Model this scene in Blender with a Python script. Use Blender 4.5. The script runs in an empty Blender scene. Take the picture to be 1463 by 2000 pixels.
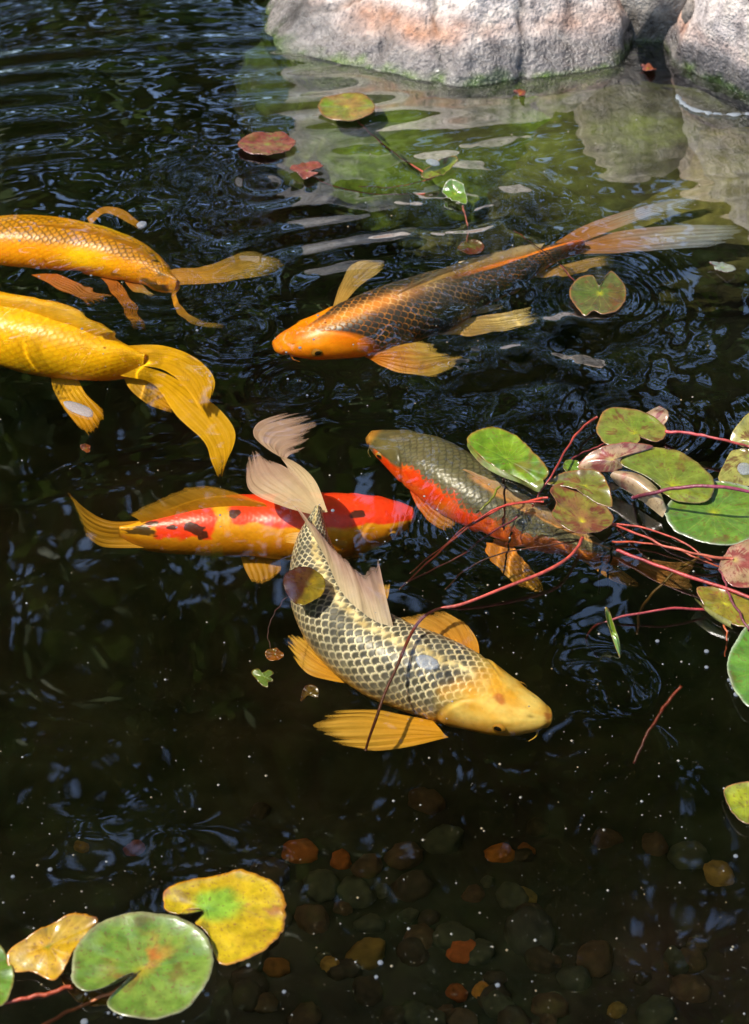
import bpy, bmesh, math, random
import numpy as np
from mathutils import Vector

# ------------------------------------------------------------------ camera, sky, sun, exposure
sc = bpy.context.scene
COL = sc.collection
CAM_Z, PITCH, VFOV = 1.68, 40.0, 32.0
cam = bpy.data.cameras.new('camera'); cam_ob = bpy.data.objects.new('camera', cam); COL.objects.link(cam_ob)
sc.camera = cam_ob
cam_ob.location = (0, 0, CAM_Z); cam_ob.rotation_euler = (math.radians(90 - PITCH), 0, 0)
cam.sensor_fit = 'VERTICAL'; cam.sensor_height = 36; cam.angle_y = math.radians(VFOV)
cam.clip_end = 500
cam.dof.use_dof = True; cam.dof.focus_distance = 2.62; cam.dof.aperture_fstop = 7.1

SUN_DIR = Vector((-0.52, -0.10, 0.85)).normalized()          # towards the sun
world = bpy.data.worlds.new('World'); sc.world = world; world.use_nodes = True
wn = world.node_tree
sky = wn.nodes.new('ShaderNodeTexSky'); sky.sky_type = 'NISHITA'; sky.sun_disc = False
sky.sun_elevation = math.asin(SUN_DIR.z); sky.sun_rotation = math.atan2(SUN_DIR.x, SUN_DIR.y)
wn.links.new(sky.outputs[0], wn.nodes['Background'].inputs[0]); wn.nodes['Background'].inputs[1].default_value = 0.15
sun = bpy.data.lights.new('sun', 'SUN'); sun.energy = 5.0; sun.angle = math.radians(0.8); sun.color = (1, .95, .87)
sun.cycles.is_caustics_light = True
sun_ob = bpy.data.objects.new('sun', sun); COL.objects.link(sun_ob)
sun_ob.rotation_euler = SUN_DIR.to_track_quat('Z', 'Y').to_euler()
sc.view_settings.view_transform = 'Standard'; sc.view_settings.look = 'None'
sc.view_settings.exposure = 1.15; sc.view_settings.gamma = 1.0
sc.cycles.use_denoising = True
sc.cycles.max_bounces = 10; sc.cycles.transparent_max_bounces = 12; sc.cycles.transmission_bounces = 6
sc.cycles.sample_clamp_indirect = 4.0
sc.cycles.blur_glossy = 0.0

rng = np.random.default_rng(7)
random.seed(7)

# ------------------------------------------------------------------ photo pixel -> place (through the water surface where z < 0)
W, H = 1463.0, 2000.0
F = (H / 2) / math.tan(math.radians(VFOV / 2))
PR = math.radians(PITCH)
FWD = np.array([0, math.cos(PR), -math.sin(PR)]); UPV = np.array([0, math.sin(PR), math.cos(PR)]); RGT = np.array([1., 0, 0])
CAMP = np.array([0, 0, CAM_Z])
def P(px, py, z=0.0):
    d = RGT * ((px - W / 2) / F) + UPV * ((H / 2 - py) / F) + FWD
    d = d / np.linalg.norm(d)
    if z >= 0:
        return CAMP + d * ((z - CAM_Z) / d[2])
    p = CAMP + d * (-CAM_Z / d[2])
    n = np.array([0, 0, 1.]); c = -d[2]; r = 1 / 1.333
    t = r * d + (r * c - math.sqrt(1 - r * r * (1 - c * c))) * n
    return p + t * (z / t[2])
def PP(pts, dz=0.0):
    return np.array([P(p[0], p[1], p[2] + dz) for p in pts])

def S(r, g, b, k=1.0):
    c = np.array([r, g, b], float) / 255
    return np.where(c <= .04045, c / 12.92, ((c + .055) / 1.055) ** 2.4) * k

# ------------------------------------------------------------------ numpy noise
_perm = np.random.default_rng(3).permutation(256); _perm = np.concatenate([_perm] * 3)
_g = np.random.default_rng(4).normal(size=(256, 3)); _g /= np.linalg.norm(_g, axis=1)[:, None]
def perlin(x, y, z=0.0):
    x, y, z = np.broadcast_arrays(np.asarray(x, float), np.asarray(y, float), np.asarray(z, float))
    xi, yi, zi = np.floor(x).astype(int), np.floor(y).astype(int), np.floor(z).astype(int)
    xf, yf, zf = x - xi, y - yi, z - zi
    fade = lambda t: t * t * t * (t * (t * 6 - 15) + 10)
    u, v, w = fade(xf), fade(yf), fade(zf)
    out = 0
    for dx in (0, 1):
        for dy in (0, 1):
            for dz in (0, 1):
                g = _g[_perm[_perm[_perm[(xi + dx) & 255] + ((yi + dy) & 255)] + ((zi + dz) & 255)]]
                dot = g[..., 0] * (xf - dx) + g[..., 1] * (yf - dy) + g[..., 2] * (zf - dz)
                out = out + dot * (u if dx else 1 - u) * (v if dy else 1 - v) * (w if dz else 1 - w)
    return out * 1.5
def fbm(x, y, z=0.0, o=4, gain=.5):
    s, a, t = 0, 1.0, 0
    for i in range(o):
        s = s + a * perlin(x * 2 ** i + 13.1 * i, y * 2 ** i + 7.7 * i, np.asarray(z) * 2 ** i + 3.3 * i); t += a; a *= gain
    return s / t * 1.3
def sstep(a, b, x):
    t = np.clip((x - a) / (b - a), 0, 1); return t * t * (3 - 2 * t)
def mixc(a, b, f):
    f = np.asarray(f)[..., None]; return np.asarray(a) * (1 - f) + np.asarray(b) * f

def spline(pts, n, closed=False):
    pts = np.asarray(pts, float)
    if closed:
        pts = np.vstack([pts[-1], pts, pts[0], pts[1]])
    else:
        pts = np.vstack([2 * pts[0] - pts[1], pts, 2 * pts[-1] - pts[-2]])
    seg = np.linalg.norm(np.diff(pts[1:-1], axis=0), axis=1) + 1e-9
    cum = np.concatenate([[0], np.cumsum(seg)])
    q = np.linspace(0, cum[-1], n, endpoint=not closed)
    i = np.clip(np.searchsorted(cum, q, side='right') - 1, 0, len(seg) - 1)
    t = ((q - cum[i]) / seg[i])[:, None]
    p0, p1, p2, p3 = pts[i], pts[i + 1], pts[i + 2], pts[i + 3]
    return .5 * (2 * p1 + (p2 - p0) * t + (2 * p0 - 5 * p1 + 4 * p2 - p3) * t ** 2 + (3 * p1 - p0 - 3 * p2 + p3) * t ** 3)

# ------------------------------------------------------------------ object helpers
def build(name, v, f, mat, col=None, parent=None, smooth=True):
    me = bpy.data.meshes.new(name)
    v = np.asarray(v, float).reshape(-1, 3)
    me.from_pydata(v.tolist(), [], f if isinstance(f, list) else f.tolist())
    if smooth:
        me.polygons.foreach_set('use_smooth', [True] * len(me.polygons))
    if col is not None:
        col = np.asarray(col, float).reshape(len(v), -1)
        if col.shape[1] == 3:
            col = np.hstack([col, np.ones((len(v), 1))])
        at = me.color_attributes.new('Col', 'FLOAT_COLOR', 'POINT')
        at.data.foreach_set('color', np.clip(col, 0, 1).astype(np.float32).ravel())
    me.materials.append(mat)
    o = bpy.data.objects.new(name, me); COL.objects.link(o)
    if parent is not None:
        o.parent = parent
    o.cycles.is_caustics_receiver = True
    return o
def tag(o, label, cat, group=None, kind=None):
    o['label'] = label; o['category'] = cat
    if group: o['group'] = group
    if kind: o['kind'] = kind
    return o
def empty(name, loc=(0, 0, 0)):
    o = bpy.data.objects.new(name, None); COL.objects.link(o); o.empty_display_size = .05
    return o
def grid_faces(nu, nv, wrap=False, off=0):
    i, j = np.meshgrid(np.arange(nu - 1), np.arange(nv if wrap else nv - 1), indexing='ij')
    j2 = (j + 1) % nv
    return (np.stack([i * nv + j, (i + 1) * nv + j, (i + 1) * nv + j2, i * nv + j2], -1).reshape(-1, 4) + off)

# ------------------------------------------------------------------ materials
def nm(name):
    m = bpy.data.materials.new(name); m.use_nodes = True
    return m, m.node_tree, m.node_tree.nodes['Principled BSDF'], m.node_tree.nodes['Material Output']
def col_mat(name, rough=.5, spec=.5, var=.25, vscale=60, bump=0.0, bscale=80, coat=0.0, translucent=0.0, alpha=False, wet=False, speck=None, fine=0.0, sss=0.0):
    m, t, p, out = nm(name); N, L = t.nodes, t.links
    a = N.new('ShaderNodeAttribute'); a.attribute_name = 'Col'
    tc = N.new('ShaderNodeTexCoord')
    n = N.new('ShaderNodeTexNoise'); n.inputs['Scale'].default_value = vscale; n.inputs['Detail'].default_value = 5
    L.new(tc.outputs['Object'], n.inputs['Vector'])
    mr = N.new('ShaderNodeMapRange'); mr.inputs[1].default_value = .3; mr.inputs[2].default_value = .7
    mr.inputs[3].default_value = 1 - var; mr.inputs[4].default_value = 1 + var
    L.new(n.outputs['Fac'], mr.inputs[0])
    mx = N.new('ShaderNodeMix'); mx.data_type = 'RGBA'; mx.blend_type = 'MULTIPLY'; mx.inputs[0].default_value = 1
    L.new(a.outputs['Color'], mx.inputs[6]); L.new(mr.outputs[0], mx.inputs[7])
    c = mx.outputs[2]
    if speck:   # (scale, threshold, amount, colour)
        n3 = N.new('ShaderNodeTexNoise'); n3.inputs['Scale'].default_value = speck[0]; n3.inputs['Detail'].default_value = 3
        L.new(tc.outputs['Object'], n3.inputs['Vector'])
        r3 = N.new('ShaderNodeMapRange'); r3.inputs[1].default_value = speck[1]; r3.inputs[2].default_value = speck[1] + .07; r3.inputs[4].default_value = speck[2]
        L.new(n3.outputs['Fac'], r3.inputs[0])
        m3 = N.new('ShaderNodeMix'); m3.data_type = 'RGBA'; m3.inputs[7].default_value = (*speck[3], 1)
        L.new(r3.outputs[0], m3.inputs[0]); L.new(c, m3.inputs[6]); c = m3.outputs[2]
    L.new(c, p.inputs['Base Color'])
    p.inputs['Roughness'].default_value = rough; p.inputs['Specular IOR Level'].default_value = spec
    if sss:
        p.inputs['Subsurface Weight'].default_value = sss; p.inputs['Subsurface Radius'].default_value = (1.0, .6, .25); p.inputs['Subsurface Scale'].default_value = .012
    p.inputs['Coat Weight'].default_value = coat; p.inputs['Coat Roughness'].default_value = .12
    if wet:   # attribute alpha is dryness: wet stone is glossier
        r = N.new('ShaderNodeMapRange'); r.inputs[3].default_value = .22; r.inputs[4].default_value = rough
        L.new(a.outputs['Alpha'], r.inputs[0]); L.new(r.outputs[0], p.inputs['Roughness'])
    if bump:
        n2 = N.new('ShaderNodeTexNoise'); n2.inputs['Scale'].default_value = bscale; n2.inputs['Detail'].default_value = 6
        L.new(tc.outputs['Object'], n2.inputs['Vector'])
        b = N.new('ShaderNodeBump'); b.inputs['Strength'].default_value = 1; b.inputs['Distance'].default_value = bump
        L.new(n2.outputs['Fac'], b.inputs['Height']); L.new(b.outputs[0], p.inputs['Normal'])
        if fine:
            n4 = N.new('ShaderNodeTexNoise'); n4.inputs['Scale'].default_value = bscale * 4; n4.inputs['Detail'].default_value = 4
            L.new(tc.outputs['Object'], n4.inputs['Vector'])
            b2 = N.new('ShaderNodeBump'); b2.inputs['Distance'].default_value = fine; L.new(n4.outputs['Fac'], b2.inputs['Height'])
            L.new(b.outputs[0], b2.inputs['Normal']); L.new(b2.outputs[0], p.inputs['Normal'])
    sh = p.outputs[0]
    if translucent:
        tr = N.new('ShaderNodeBsdfTranslucent'); L.new(c, tr.inputs[0])
        ms = N.new('ShaderNodeMixShader'); ms.inputs[0].default_value = translucent
        L.new(sh, ms.inputs[1]); L.new(tr.outputs[0], ms.inputs[2]); sh = ms.outputs[0]
    if alpha:
        tp = N.new('ShaderNodeBsdfTransparent'); ms = N.new('ShaderNodeMixShader')
        L.new(a.outputs['Alpha'], ms.inputs[0]); L.new(tp.outputs[0], ms.inputs[1]); L.new(sh, ms.inputs[2]); sh = ms.outputs[0]
    L.new(sh, out.inputs['Surface'])
    return m
M_FISH = col_mat('koi_skin', rough=.34, spec=.4, var=.12, vscale=90, sss=.4)
M_FIN = col_mat('koi_fin', rough=.45, spec=.25, var=.06, vscale=60, translucent=.40, alpha=True)
M_LEAF = col_mat('lily_leaf', rough=.26, spec=.7, var=.30, vscale=70, bump=.0012, bscale=55, translucent=.15, speck=(260, .60, .55, (.09, .025, .018)))
M_STEM = col_mat('lily_stem', rough=.45, spec=.35, var=.35, vscale=110, bump=.0012, bscale=220)
M_ROCK = col_mat('boulder_stone', rough=.85, spec=.5, var=.34, vscale=70, bump=.010, bscale=40, wet=True, speck=(160, .60, .55, (.05, .045, .045)), fine=.004)
M_ALGAE = col_mat('algae_stone', rough=.9, spec=.2, var=.35, vscale=40, bump=.006, bscale=40)
M_PEB = col_mat('pebble_stone', rough=.7, spec=.2, var=.35, vscale=70, bump=.002, bscale=90)
M_GROUND = col_mat('pond_silt', rough=.95, spec=.1, var=.4, vscale=14)
M_TREE = col_mat('tree_foliage', rough=.6, spec=.2, var=.3, vscale=2, translucent=.25)
M_BARK = col_mat('tree_bark', rough=.9, spec=.1, var=.3, vscale=12, bump=.01, bscale=20)
M_FOAM = col_mat('foam', rough=.35, spec=.5, var=.3, vscale=500, bump=.0015, bscale=600, translucent=.5, alpha=True)
M_DEBRIS = col_mat('debris', rough=.8, spec=.2, var=.2, vscale=90)
def eye_mat():
    m, t, p, out = nm('koi_eye'); p.inputs['Base Color'].default_value = (.01, .008, .005, 1); p.inputs['Roughness'].default_value = .1
    return m
M_EYE = eye_mat()

def water_mat():
    m = bpy.data.materials.new('pond_water'); m.use_nodes = True; t = m.node_tree; t.nodes.clear()
    N, L = t.nodes, t.links
    out = N.new('ShaderNodeOutputMaterial')
    r = N.new('ShaderNodeBsdfRefraction'); r.inputs['IOR'].default_value = 1.333; r.inputs['Roughness'].default_value = 0
    r.inputs['Color'].default_value = (.97, .95, .86, 1)
    g = N.new('ShaderNodeBsdfGlossy'); g.inputs['Roughness'].default_value = 0.0; g.inputs['Color'].default_value = (1, 1, 1, 1)
    fr = N.new('ShaderNodeFresnel'); fr.inputs['IOR'].default_value = 1.333
    mu = N.new('ShaderNodeMath'); mu.operation = 'MULTIPLY'; mu.inputs[1].default_value = 3.3; mu.use_clamp = True; L.new(fr.outputs[0], mu.inputs[0])
    mx = N.new('ShaderNodeMixShader')
    L.new(mu.outputs[0], mx.inputs[0]); L.new(r.outputs[0], mx.inputs[1]); L.new(g.outputs[0], mx.inputs[2])
    L.new(mx.outputs[0], out.inputs['Surface'])
    return m
M_WATER = water_mat()

# ------------------------------------------------------------------ ground: pond basin and bank as one sheet
def pond_sd(x, y):
    """rough signed distance (m) to the pond's shore, positive on land"""
    w = .18 * perlin(x * 1.1, y * 1.1, 5.5)
    dx = np.abs(x + .6) - 3.4
    back = 5.6 - 1.55 * sstep(-.7, .15, x)                  # the shore comes forward behind the boulders
    dy = np.maximum(y - back, .55 - y)
    return np.maximum(dx, dy) + w
def ground_z(x, y):
    d = pond_sd(x, y)
    deep = -.56 + .19 * sstep(1.9, 1.25, y) + .04 * fbm(x * 2, y * 2, 1.0)
    prof = sstep(-.55, .12, d)
    land = .14 + .05 * perlin(x * .6, y * .6, 9.1) + .10 * np.clip(d, 0, 3) + .05 * fbm(x * 3, y * 3, 2, 3)
    return deep * (1 - prof) + land * prof
ax = np.concatenate([np.linspace(-60, -5, 16)[:-1], np.linspace(-5, -1.6, 34)[:-1], np.linspace(-1.6, 1.6, 150)[:-1], np.linspace(1.6, 4, 26)[:-1], np.linspace(4, 60, 16)])
ay = np.concatenate([np.linspace(-60, -1, 16)[:-1], np.linspace(-1, .7, 18)[:-1], np.linspace(.7, 4.6, 170)[:-1], np.linspace(4.6, 8, 26)[:-1], np.linspace(8, 90, 18)])
GX, GY = np.meshgrid(ax, ay, indexing='ij'); GZ = ground_z(GX, GY)
n1 = fbm(GX * 6, GY * 6, 3.); n2 = fbm(GX * 1.5, GY * 1.5, 8.)
cpond = mixc(S(62, 50, 36), S(46, 54, 32), np.clip(.5 + 1.5 * n2, 0, 1)); cpond = cpond * (1 + .5 * n1)[..., None]
cland = mixc(S(92, 80, 58), S(74, 84, 40), np.clip(.5 + 1.2 * n2, 0, 1)) * (1 + .3 * n1)[..., None]
gc = mixc(cpond, cland, sstep(-.06, .06, GZ))
gnd = build('ground', np.stack([GX, GY, GZ], -1), grid_faces(len(ax), len(ay)), M_GROUND, gc)
gnd['kind'] = 'structure'

# ------------------------------------------------------------------ water surface
def gauss(x, y, px, py, rx, ry):
    c = P(px, py); return np.exp(-((x - c[0]) / rx) ** 2 - ((y - c[1]) / ry) ** 2)
RINGS = [  # px, py, first radius, wavelength, amplitude, reach
    (375, 345, .0, .035, .0011, .07), (515, 355, .0, .045, .0013, .10), (582, 752, .0, .026, .0008, .045),
    (470, 640, .0, .035, .0004, .09), (1235, 835, .05, .022, .0004, .08), (905, 400, .0, .03, .0010, .10),
    (985, 1020, .0, .020, .0007, .07), (1135, 985, .05, .022, .0002, .06),
    (1010, 690, .0, .045, .0010, .12), (320, 555, .0, .04, .0008, .10), (1165, 578, .05, .03, .0006, .10), (180, 560, .0, .04, .0006, .1)]
CREST = [(spline(np.array([P(*p) for p in q_]), 60), a_, s_) for q_, a_, s_ in (
    ([(-60, 730), (-35, 690), (0, 640), (45, 610), (75, 580)], .0013, .008), ([(145, 720), (165, 690), (190, 665), (225, 655)], .0012, .0075))]
def water_z(x, y):
    wx = x + .05 * perlin(x * 3, y * 3, 1.5); wy = y + .05 * perlin(x * 3, y * 3, 7.5)
    far = sstep(1.9, 2.6, y); left = sstep(.35, -.25, x)
    h = .0010 * perlin(wx * 4.5, wy * 4.5, .3)
    h += .00012 * perlin(x * 22, y * 22, 4.) * (.4 + far)
    # wave trains over the open water at the back and left
    m1 = sstep(1.95, 2.9, y) * (.12 + .88 * left) * (1 - .92 * gauss(x, y, 130, 500, .36, .26))
    ph = wy * math.cos(.22) - wx * math.sin(.22)
    md = sstep(-.12, .5, perlin(wx * 2.2, wy * 4.2, 3.1))
    h += m1 * md * .0028 * np.sin(2 * np.pi * ph / .098 + 2.2 * perlin(x * 2.2, y * 2.2, 2.))
    md2 = sstep(.05, .55, perlin(wx * 3.0, wy * 5, 6.1))
    h += m1 * md2 * .0008 * np.sin(2 * np.pi * (wy * .96 - wx * .28) / .052 + 2.5 * perlin(x * 3, y * 3, 12.))
    h += m1 * .00025 * perlin(x * 10, y * 26, 2.2)
    # churned water round the swimming fish
    m2 = gauss(x, y, 1050, 690, .28, .16) + .9 * gauss(x, y, 960, 640, .2, .14) + .40 * gauss(x, y, 720, 440, .30, .16) + .45 * gauss(x, y, 430, 400, .25, .25) \
        + .6 * gauss(x, y, 1010, 800, .2, .10) + .8 * gauss(x, y, 930, 400, .14, .25) + .35 * gauss(x, y, 1150, 830, .1, .08) + .25 * gauss(x, y, 1010, 1080, .2, .08) \
        + .35 * gauss(x, y, 1215, 1330, .06, .07) + .3 * gauss(x, y, 200, 1610, .08, .03) + .25 * gauss(x, y, 500, 640, .12, .1)
    m2 = np.clip(m2, 0, 1.2) * (1 - .85 * gauss(x, y, 650, 640, .16, .13)) * (1 - .3 * gauss(x, y, 780, 600, .10, .08))
    h += m2 * (.0085 * perlin(wx * 9, wy * 11, 5.) + .0026 * perlin(wx * 18, wy * 21, 8.)+ .0002 * perlin(x * 48, y * 52, 3.))
    for line, amp, sg in CREST:
        d2 = np.full(x.shape, 1e9)
        near = (np.abs(x - line[:, 0].mean()) < .3) & (np.abs(y - line[:, 1].mean()) < .3)
        xn, yn = x[near], y[near]; dd = np.full(xn.shape, 1e9)
        for q_ in line: dd = np.minimum(dd, (xn - q_[0]) ** 2 + (yn - q_[1]) ** 2)
        hh = np.zeros(x.shape); hh[near] = amp * np.exp(-dd / (2 * sg * sg)); h = h + hh
    for px, py, r0, lam, amp, reach in RINGS:
        c = P(px, py); r = np.hypot(x - c[0], y - c[1]) * (1 + .12 * perlin(x * 12, y * 12, px))
        e = np.exp(-np.clip(r - r0, 0, None) / reach * 1.6) * sstep(r0 - .02, r0 + .01, r)
        h += amp * e * np.sin(2 * np.pi * (r - r0) / lam)
    return h
wxs = np.concatenate([np.linspace(-4.2, -1.15, 60)[:-1], np.arange(-1.15, 1.15, .0042), np.linspace(1.15, 3.2, 40)])
wys = np.concatenate([np.linspace(.3, .95, 12)[:-1], np.arange(.95, 4.1, .0042), np.linspace(4.1, 6, 50)])
WX, WY = np.meshgrid(wxs, wys, indexing='ij'); WZ = water_z(WX, WY)
water = build('water', np.stack([WX, WY, WZ], -1), grid_faces(len(wxs), len(wys)), M_WATER)
water['kind'] = 'structure'; water.cycles.is_caustics_caster = True; water.cycles.is_caustics_receiver = False

# deep, silty water near the floor
def murk():
    m = bpy.data.materials.new('silty_water'); m.use_nodes = True; t = m.node_tree; t.nodes.clear()
    out = t.nodes.new('ShaderNodeOutputMaterial'); v = t.nodes.new('ShaderNodeVolumeAbsorption')
    v.inputs[0].default_value = (.80, .70, .44, 1); v.inputs[1].default_value = 2.8
    t.links.new(v.outputs[0], out.inputs['Volume'])
    x0, x1, y0, y1, z0, z1 = -4.4, 3.4, .2, 6.2, -.9, -.325
    v = [(x0, y0, z0), (x1, y0, z0), (x1, y1, z0), (x0, y1, z0), (x0, y0, z1), (x1, y0, z1), (x1, y1, z1), (x0, y1, z1)]
    f = [(3, 2, 1, 0), (4, 5, 6, 7), (0, 1, 5, 4), (1, 2, 6, 5), (2, 3, 7, 6), (3, 0, 4, 7)]
    o = build('deep_water', v, f, m, smooth=False); o['kind'] = 'structure'; o.cycles.is_caustics_receiver = False
murk()

# ------------------------------------------------------------------ boulders
_ico = {}
def ico(sub):
    if sub not in _ico:
        bm = bmesh.new(); bmesh.ops.create_icosphere(bm, subdivisions=sub, radius=1)
        _ico[sub] = (np.array([v.co[:] for v in bm.verts]), [tuple(v.index for v in f.verts) for f in bm.faces]); bm.free()
    return _ico[sub]
def rock_shape(c, rad, seed, sub=6, p=2.8, cuts=9, rough=.06, cracks=()):
    d, f = ico(sub); r_ = np.random.default_rng(seed)
    r = (np.abs(d) ** p).sum(1) ** (-1 / p)
    for k in range(cuts):
        n = r_.normal(size=3); n /= np.linalg.norm(n); h = r_.uniform(.80, .97)
        q = d @ n; lim = np.where(q > .05, h / np.maximum(q, .05), 9)
        r = np.minimum(r, lim)
    s = seed * 3.7
    r = r * (1 + rough * fbm(d[:, 0] * 1.6 + s, d[:, 1] * 1.6, d[:, 2] * 1.6, 3) + rough * .45 * fbm(d[:, 0] * 6 + s, d[:, 1] * 6, d[:, 2] * 6, 4))
    return np.asarray(c) + d * r[:, None] * np.asarray(rad), f, d
def crackf(v, s, sc_, w=.035):
    n = fbm(v[:, 0] * sc_ + s, v[:, 1] * sc_, v[:, 2] * sc_, 3)
    return np.exp(-(n / w) ** 2)
def boulder(name, c, rad, seed, label, base, sub=6, p=2.8, cuts=9, group=None, algae=.5, taper=(0, 0), clefts=()):
    v, f, d = rock_shape(c, rad, seed, sub, p, cuts)
    xr = v[:, 0] - c[0]; zc_ = np.clip(v[:, 2], 0, .5)
    v[:, 0] = c[0] + xr * (1 - np.where(xr < 0, taper[0], taper[1]) * zc_)
    s = seed * 1.3
    cr = crackf(v, s, 3.2) * sstep(-.1, .25, perlin(v[:, 0] * 4 + s, v[:, 1] * 4, v[:, 2] * 4))
    for x0, zt, wd in clefts:
        q_ = v[:, 0] - x0 - .03 * perlin(v[:, 2] * 7, x0 * 9) - .008 * perlin(v[:, 2] * 40, x0 * 5)
        cr = np.maximum(cr, np.exp(-(q_ / wd) ** 2) * sstep(zt + .05, zt - .05, v[:, 2]) * (d[:, 1] < .2))
    v = v - d * (cr * .012)[:, None]
    n1 = fbm(v[:, 0] * 5 + s, v[:, 1] * 5, v[:, 2] * 5, 5); n2 = fbm(v[:, 0] * 26, v[:, 1] * 26 + s, v[:, 2] * 26, 4)
    n3 = fbm(v[:, 0] * 80, v[:, 1] * 80, v[:, 2] * 80 + s, 2)
    col = mixc(base, S(196, 150, 132), np.clip(.0 + 1.1 * n1, 0, 1) * .35)
    col = mixc(col, S(225, 214, 200), np.clip(n2 * 1.6, 0, 1) * .8)
    col = mixc(col, S(96, 88, 86), np.clip(-n2 * 1.8 - .25, 0, 1))
    col = mixc(col, S(70, 62, 60), np.clip(n3 * 2.2 - .7, 0, 1) * .7)
    col = mixc(col, S(40, 36, 34), np.clip(cr * .8, 0, 1))
    z = v[:, 2] + .012 * n1 * 2 + .006 * n2
    rust = np.exp(-((z - .082) / .022) ** 2) * np.clip(.45 + 1.3 * n1, 0, 1)
    col = mixc(col, S(156, 96, 50), np.clip(rust, 0, 1) * .8)
    wetf = sstep(.078, .040, z)
    col = mixc(col, col * .26, wetf * .9)
    alg = sstep(.016, -.008, z + .02 * n2)
    acol = mixc(S(70, 92, 34), S(112, 140, 40), np.clip(.5 + 1.5 * n1, 0, 1)); acol = mixc(acol, S(60, 58, 36), np.clip(.5 + 1.8 * n2, 0, 1) * .5)
    col = mixc(col, acol * algae * 1.3, alg)
    col = np.hstack([col * .62, (1 - wetf)[:, None]])
    o = build(name, v, f, M_ROCK, col)
    return tag(o, label, 'boulder', group)
pL, pR, pF = P(522, 62), P(1262, 88), P(850, 158)
bx = (pL[0] + pR[0]) / 2; hw = (pR[0] - pL[0]) / 2
boulder('boulder', (bx, pF[1] + .31, -.10), (hw * 1.04, .36, .34), 11, 'broad pale grey and pink boulder, the widest on the pond edge', S(196, 184, 176), 6, 2.3, 5, taper=(1.9, .55), clefts=[(P(855, 150)[0], .14, .006), (P(1010, 150)[0], .22, .007), (P(735, 140)[0], .09, .004), (P(1120, 140)[0], .25, .006)])
q = P(1252, 95)
boulder('boulder', (q[0] + .03, q[1] + .20, .05), (.15, .20, .36), 5, 'small grey boulder wedged behind the gap between two larger boulders', S(150, 140, 128), 5, 2.6, 8)
q0, q1 = P(1305, 160), P(1400, 222)
boulder('boulder', (q0[0] + .35, q1[1] + .28, .08), (.34, .30, .36), 23, 'grey boulder with pale veins and white foam along its foot', S(176, 166, 162), 6, 2.4, 8, taper=(.9, .3))
# second rock in the right corner leaning behind the first
q = P(1420, 40)
boulder('boulder', (q[0] + .22, q[1] + .34, .2), (.3, .3, .44), 31, 'tan boulder leaning behind the foam footed boulder', S(190, 168, 148), 5, 2.7, 8)

boulder('standing_stone', (-.09, 4.62, .35), (.17, .14, .78), 77, 'tall grey stone behind the widest boulder, mirrored as a pale patch', S(170, 168, 168), 5, 3.2, 8)
# foam line at the foot of the right boulder
fc = spline(PP([(1322, 186, .003), (1332, 200, .003), (1350, 212, .003), (1380, 220, .003), (1420, 224, .003), (1470, 222, .003)]), 60)
fv, ff = [], []
wid = np.clip(.003 + .009 * perlin(np.linspace(0, 17, 60), .5), .0006, .02)
for i in range(60):
    t = fc[min(i + 1, 59)] - fc[max(i - 1, 0)]; t /= np.linalg.norm(t); n = np.array([-t[1], t[0], 0])
    for k in range(5):
        a = (k / 4 - .5) * 2
        fv.append(fc[i] + n * a * wid[i] + np.array([0, 0, .003 * (1 - a * a) * (wid[i] > .001)]))
ff = grid_faces(60, 5)
tag(build('foam_line', fv, ff, M_FOAM, np.tile(S(130, 136, 142), (300, 1))), 'white foam strip along the foot of the veined grey boulder', 'foam')

# stones stepping down under the water, furred with algae
def algae_rock(c, rad, seed, label, green):
    v, f, d = rock_shape(c, rad, seed, 5, 2.5, 6, .10)
    n1 = fbm(v[:, 0] * 4 + seed, v[:, 1] * 4, v[:, 2] * 4, 4); n2 = fbm(v[:, 0] * 18, v[:, 1] * 18 + seed, v[:, 2] * 18, 4)
    col = mixc(S(60, 62, 30), green, np.clip(.35 + 1.5 * n1, 0, 1)); col = .75 * mixc(col, S(48, 44, 30), np.clip(.1 + 1.6 * n2, 0, 1) * .8)
    o = build('submerged_rock', v, f, M_ALGAE, col)
    return tag(o, label, 'rock', 'algae covered stones under the water')
def arock(px, py, z, rx, ry, rz, seed, label, green):
    q = P(px, py, z); algae_rock((q[0], q[1], z - rz), (rx, ry, rz), seed, label, green)
arock(905, 205, -.035, .36, .30, .20, 41, 'bright green algae covered stone under water before the widest boulder', S(92, 116, 36))
arock(600, 105, -.05, .16, .22, .22, 42, 'green algae covered stone under water at the wide boulder\'s left foot', S(56, 76, 32))
arock(1190, 240, -.035, .34, .30, .22, 43, 'olive algae covered stone under water below the gap between boulders', S(104, 116, 54))
arock(1420, 330, -.04, .30, .28, .22, 44, 'olive algae covered stone under water before the foam footed boulder', S(110, 108, 54))
arock(1080, 375, -.20, .30, .22, .20, 45, 'deep dark green stone under water behind the orange headed koi\'s tail', S(40, 56, 16))
arock(1400, 600, -.34, .28, .34, .20, 46, 'deep olive brown stone under water beyond the notched heart shaped leaf', S(60, 60, 24))

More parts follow.
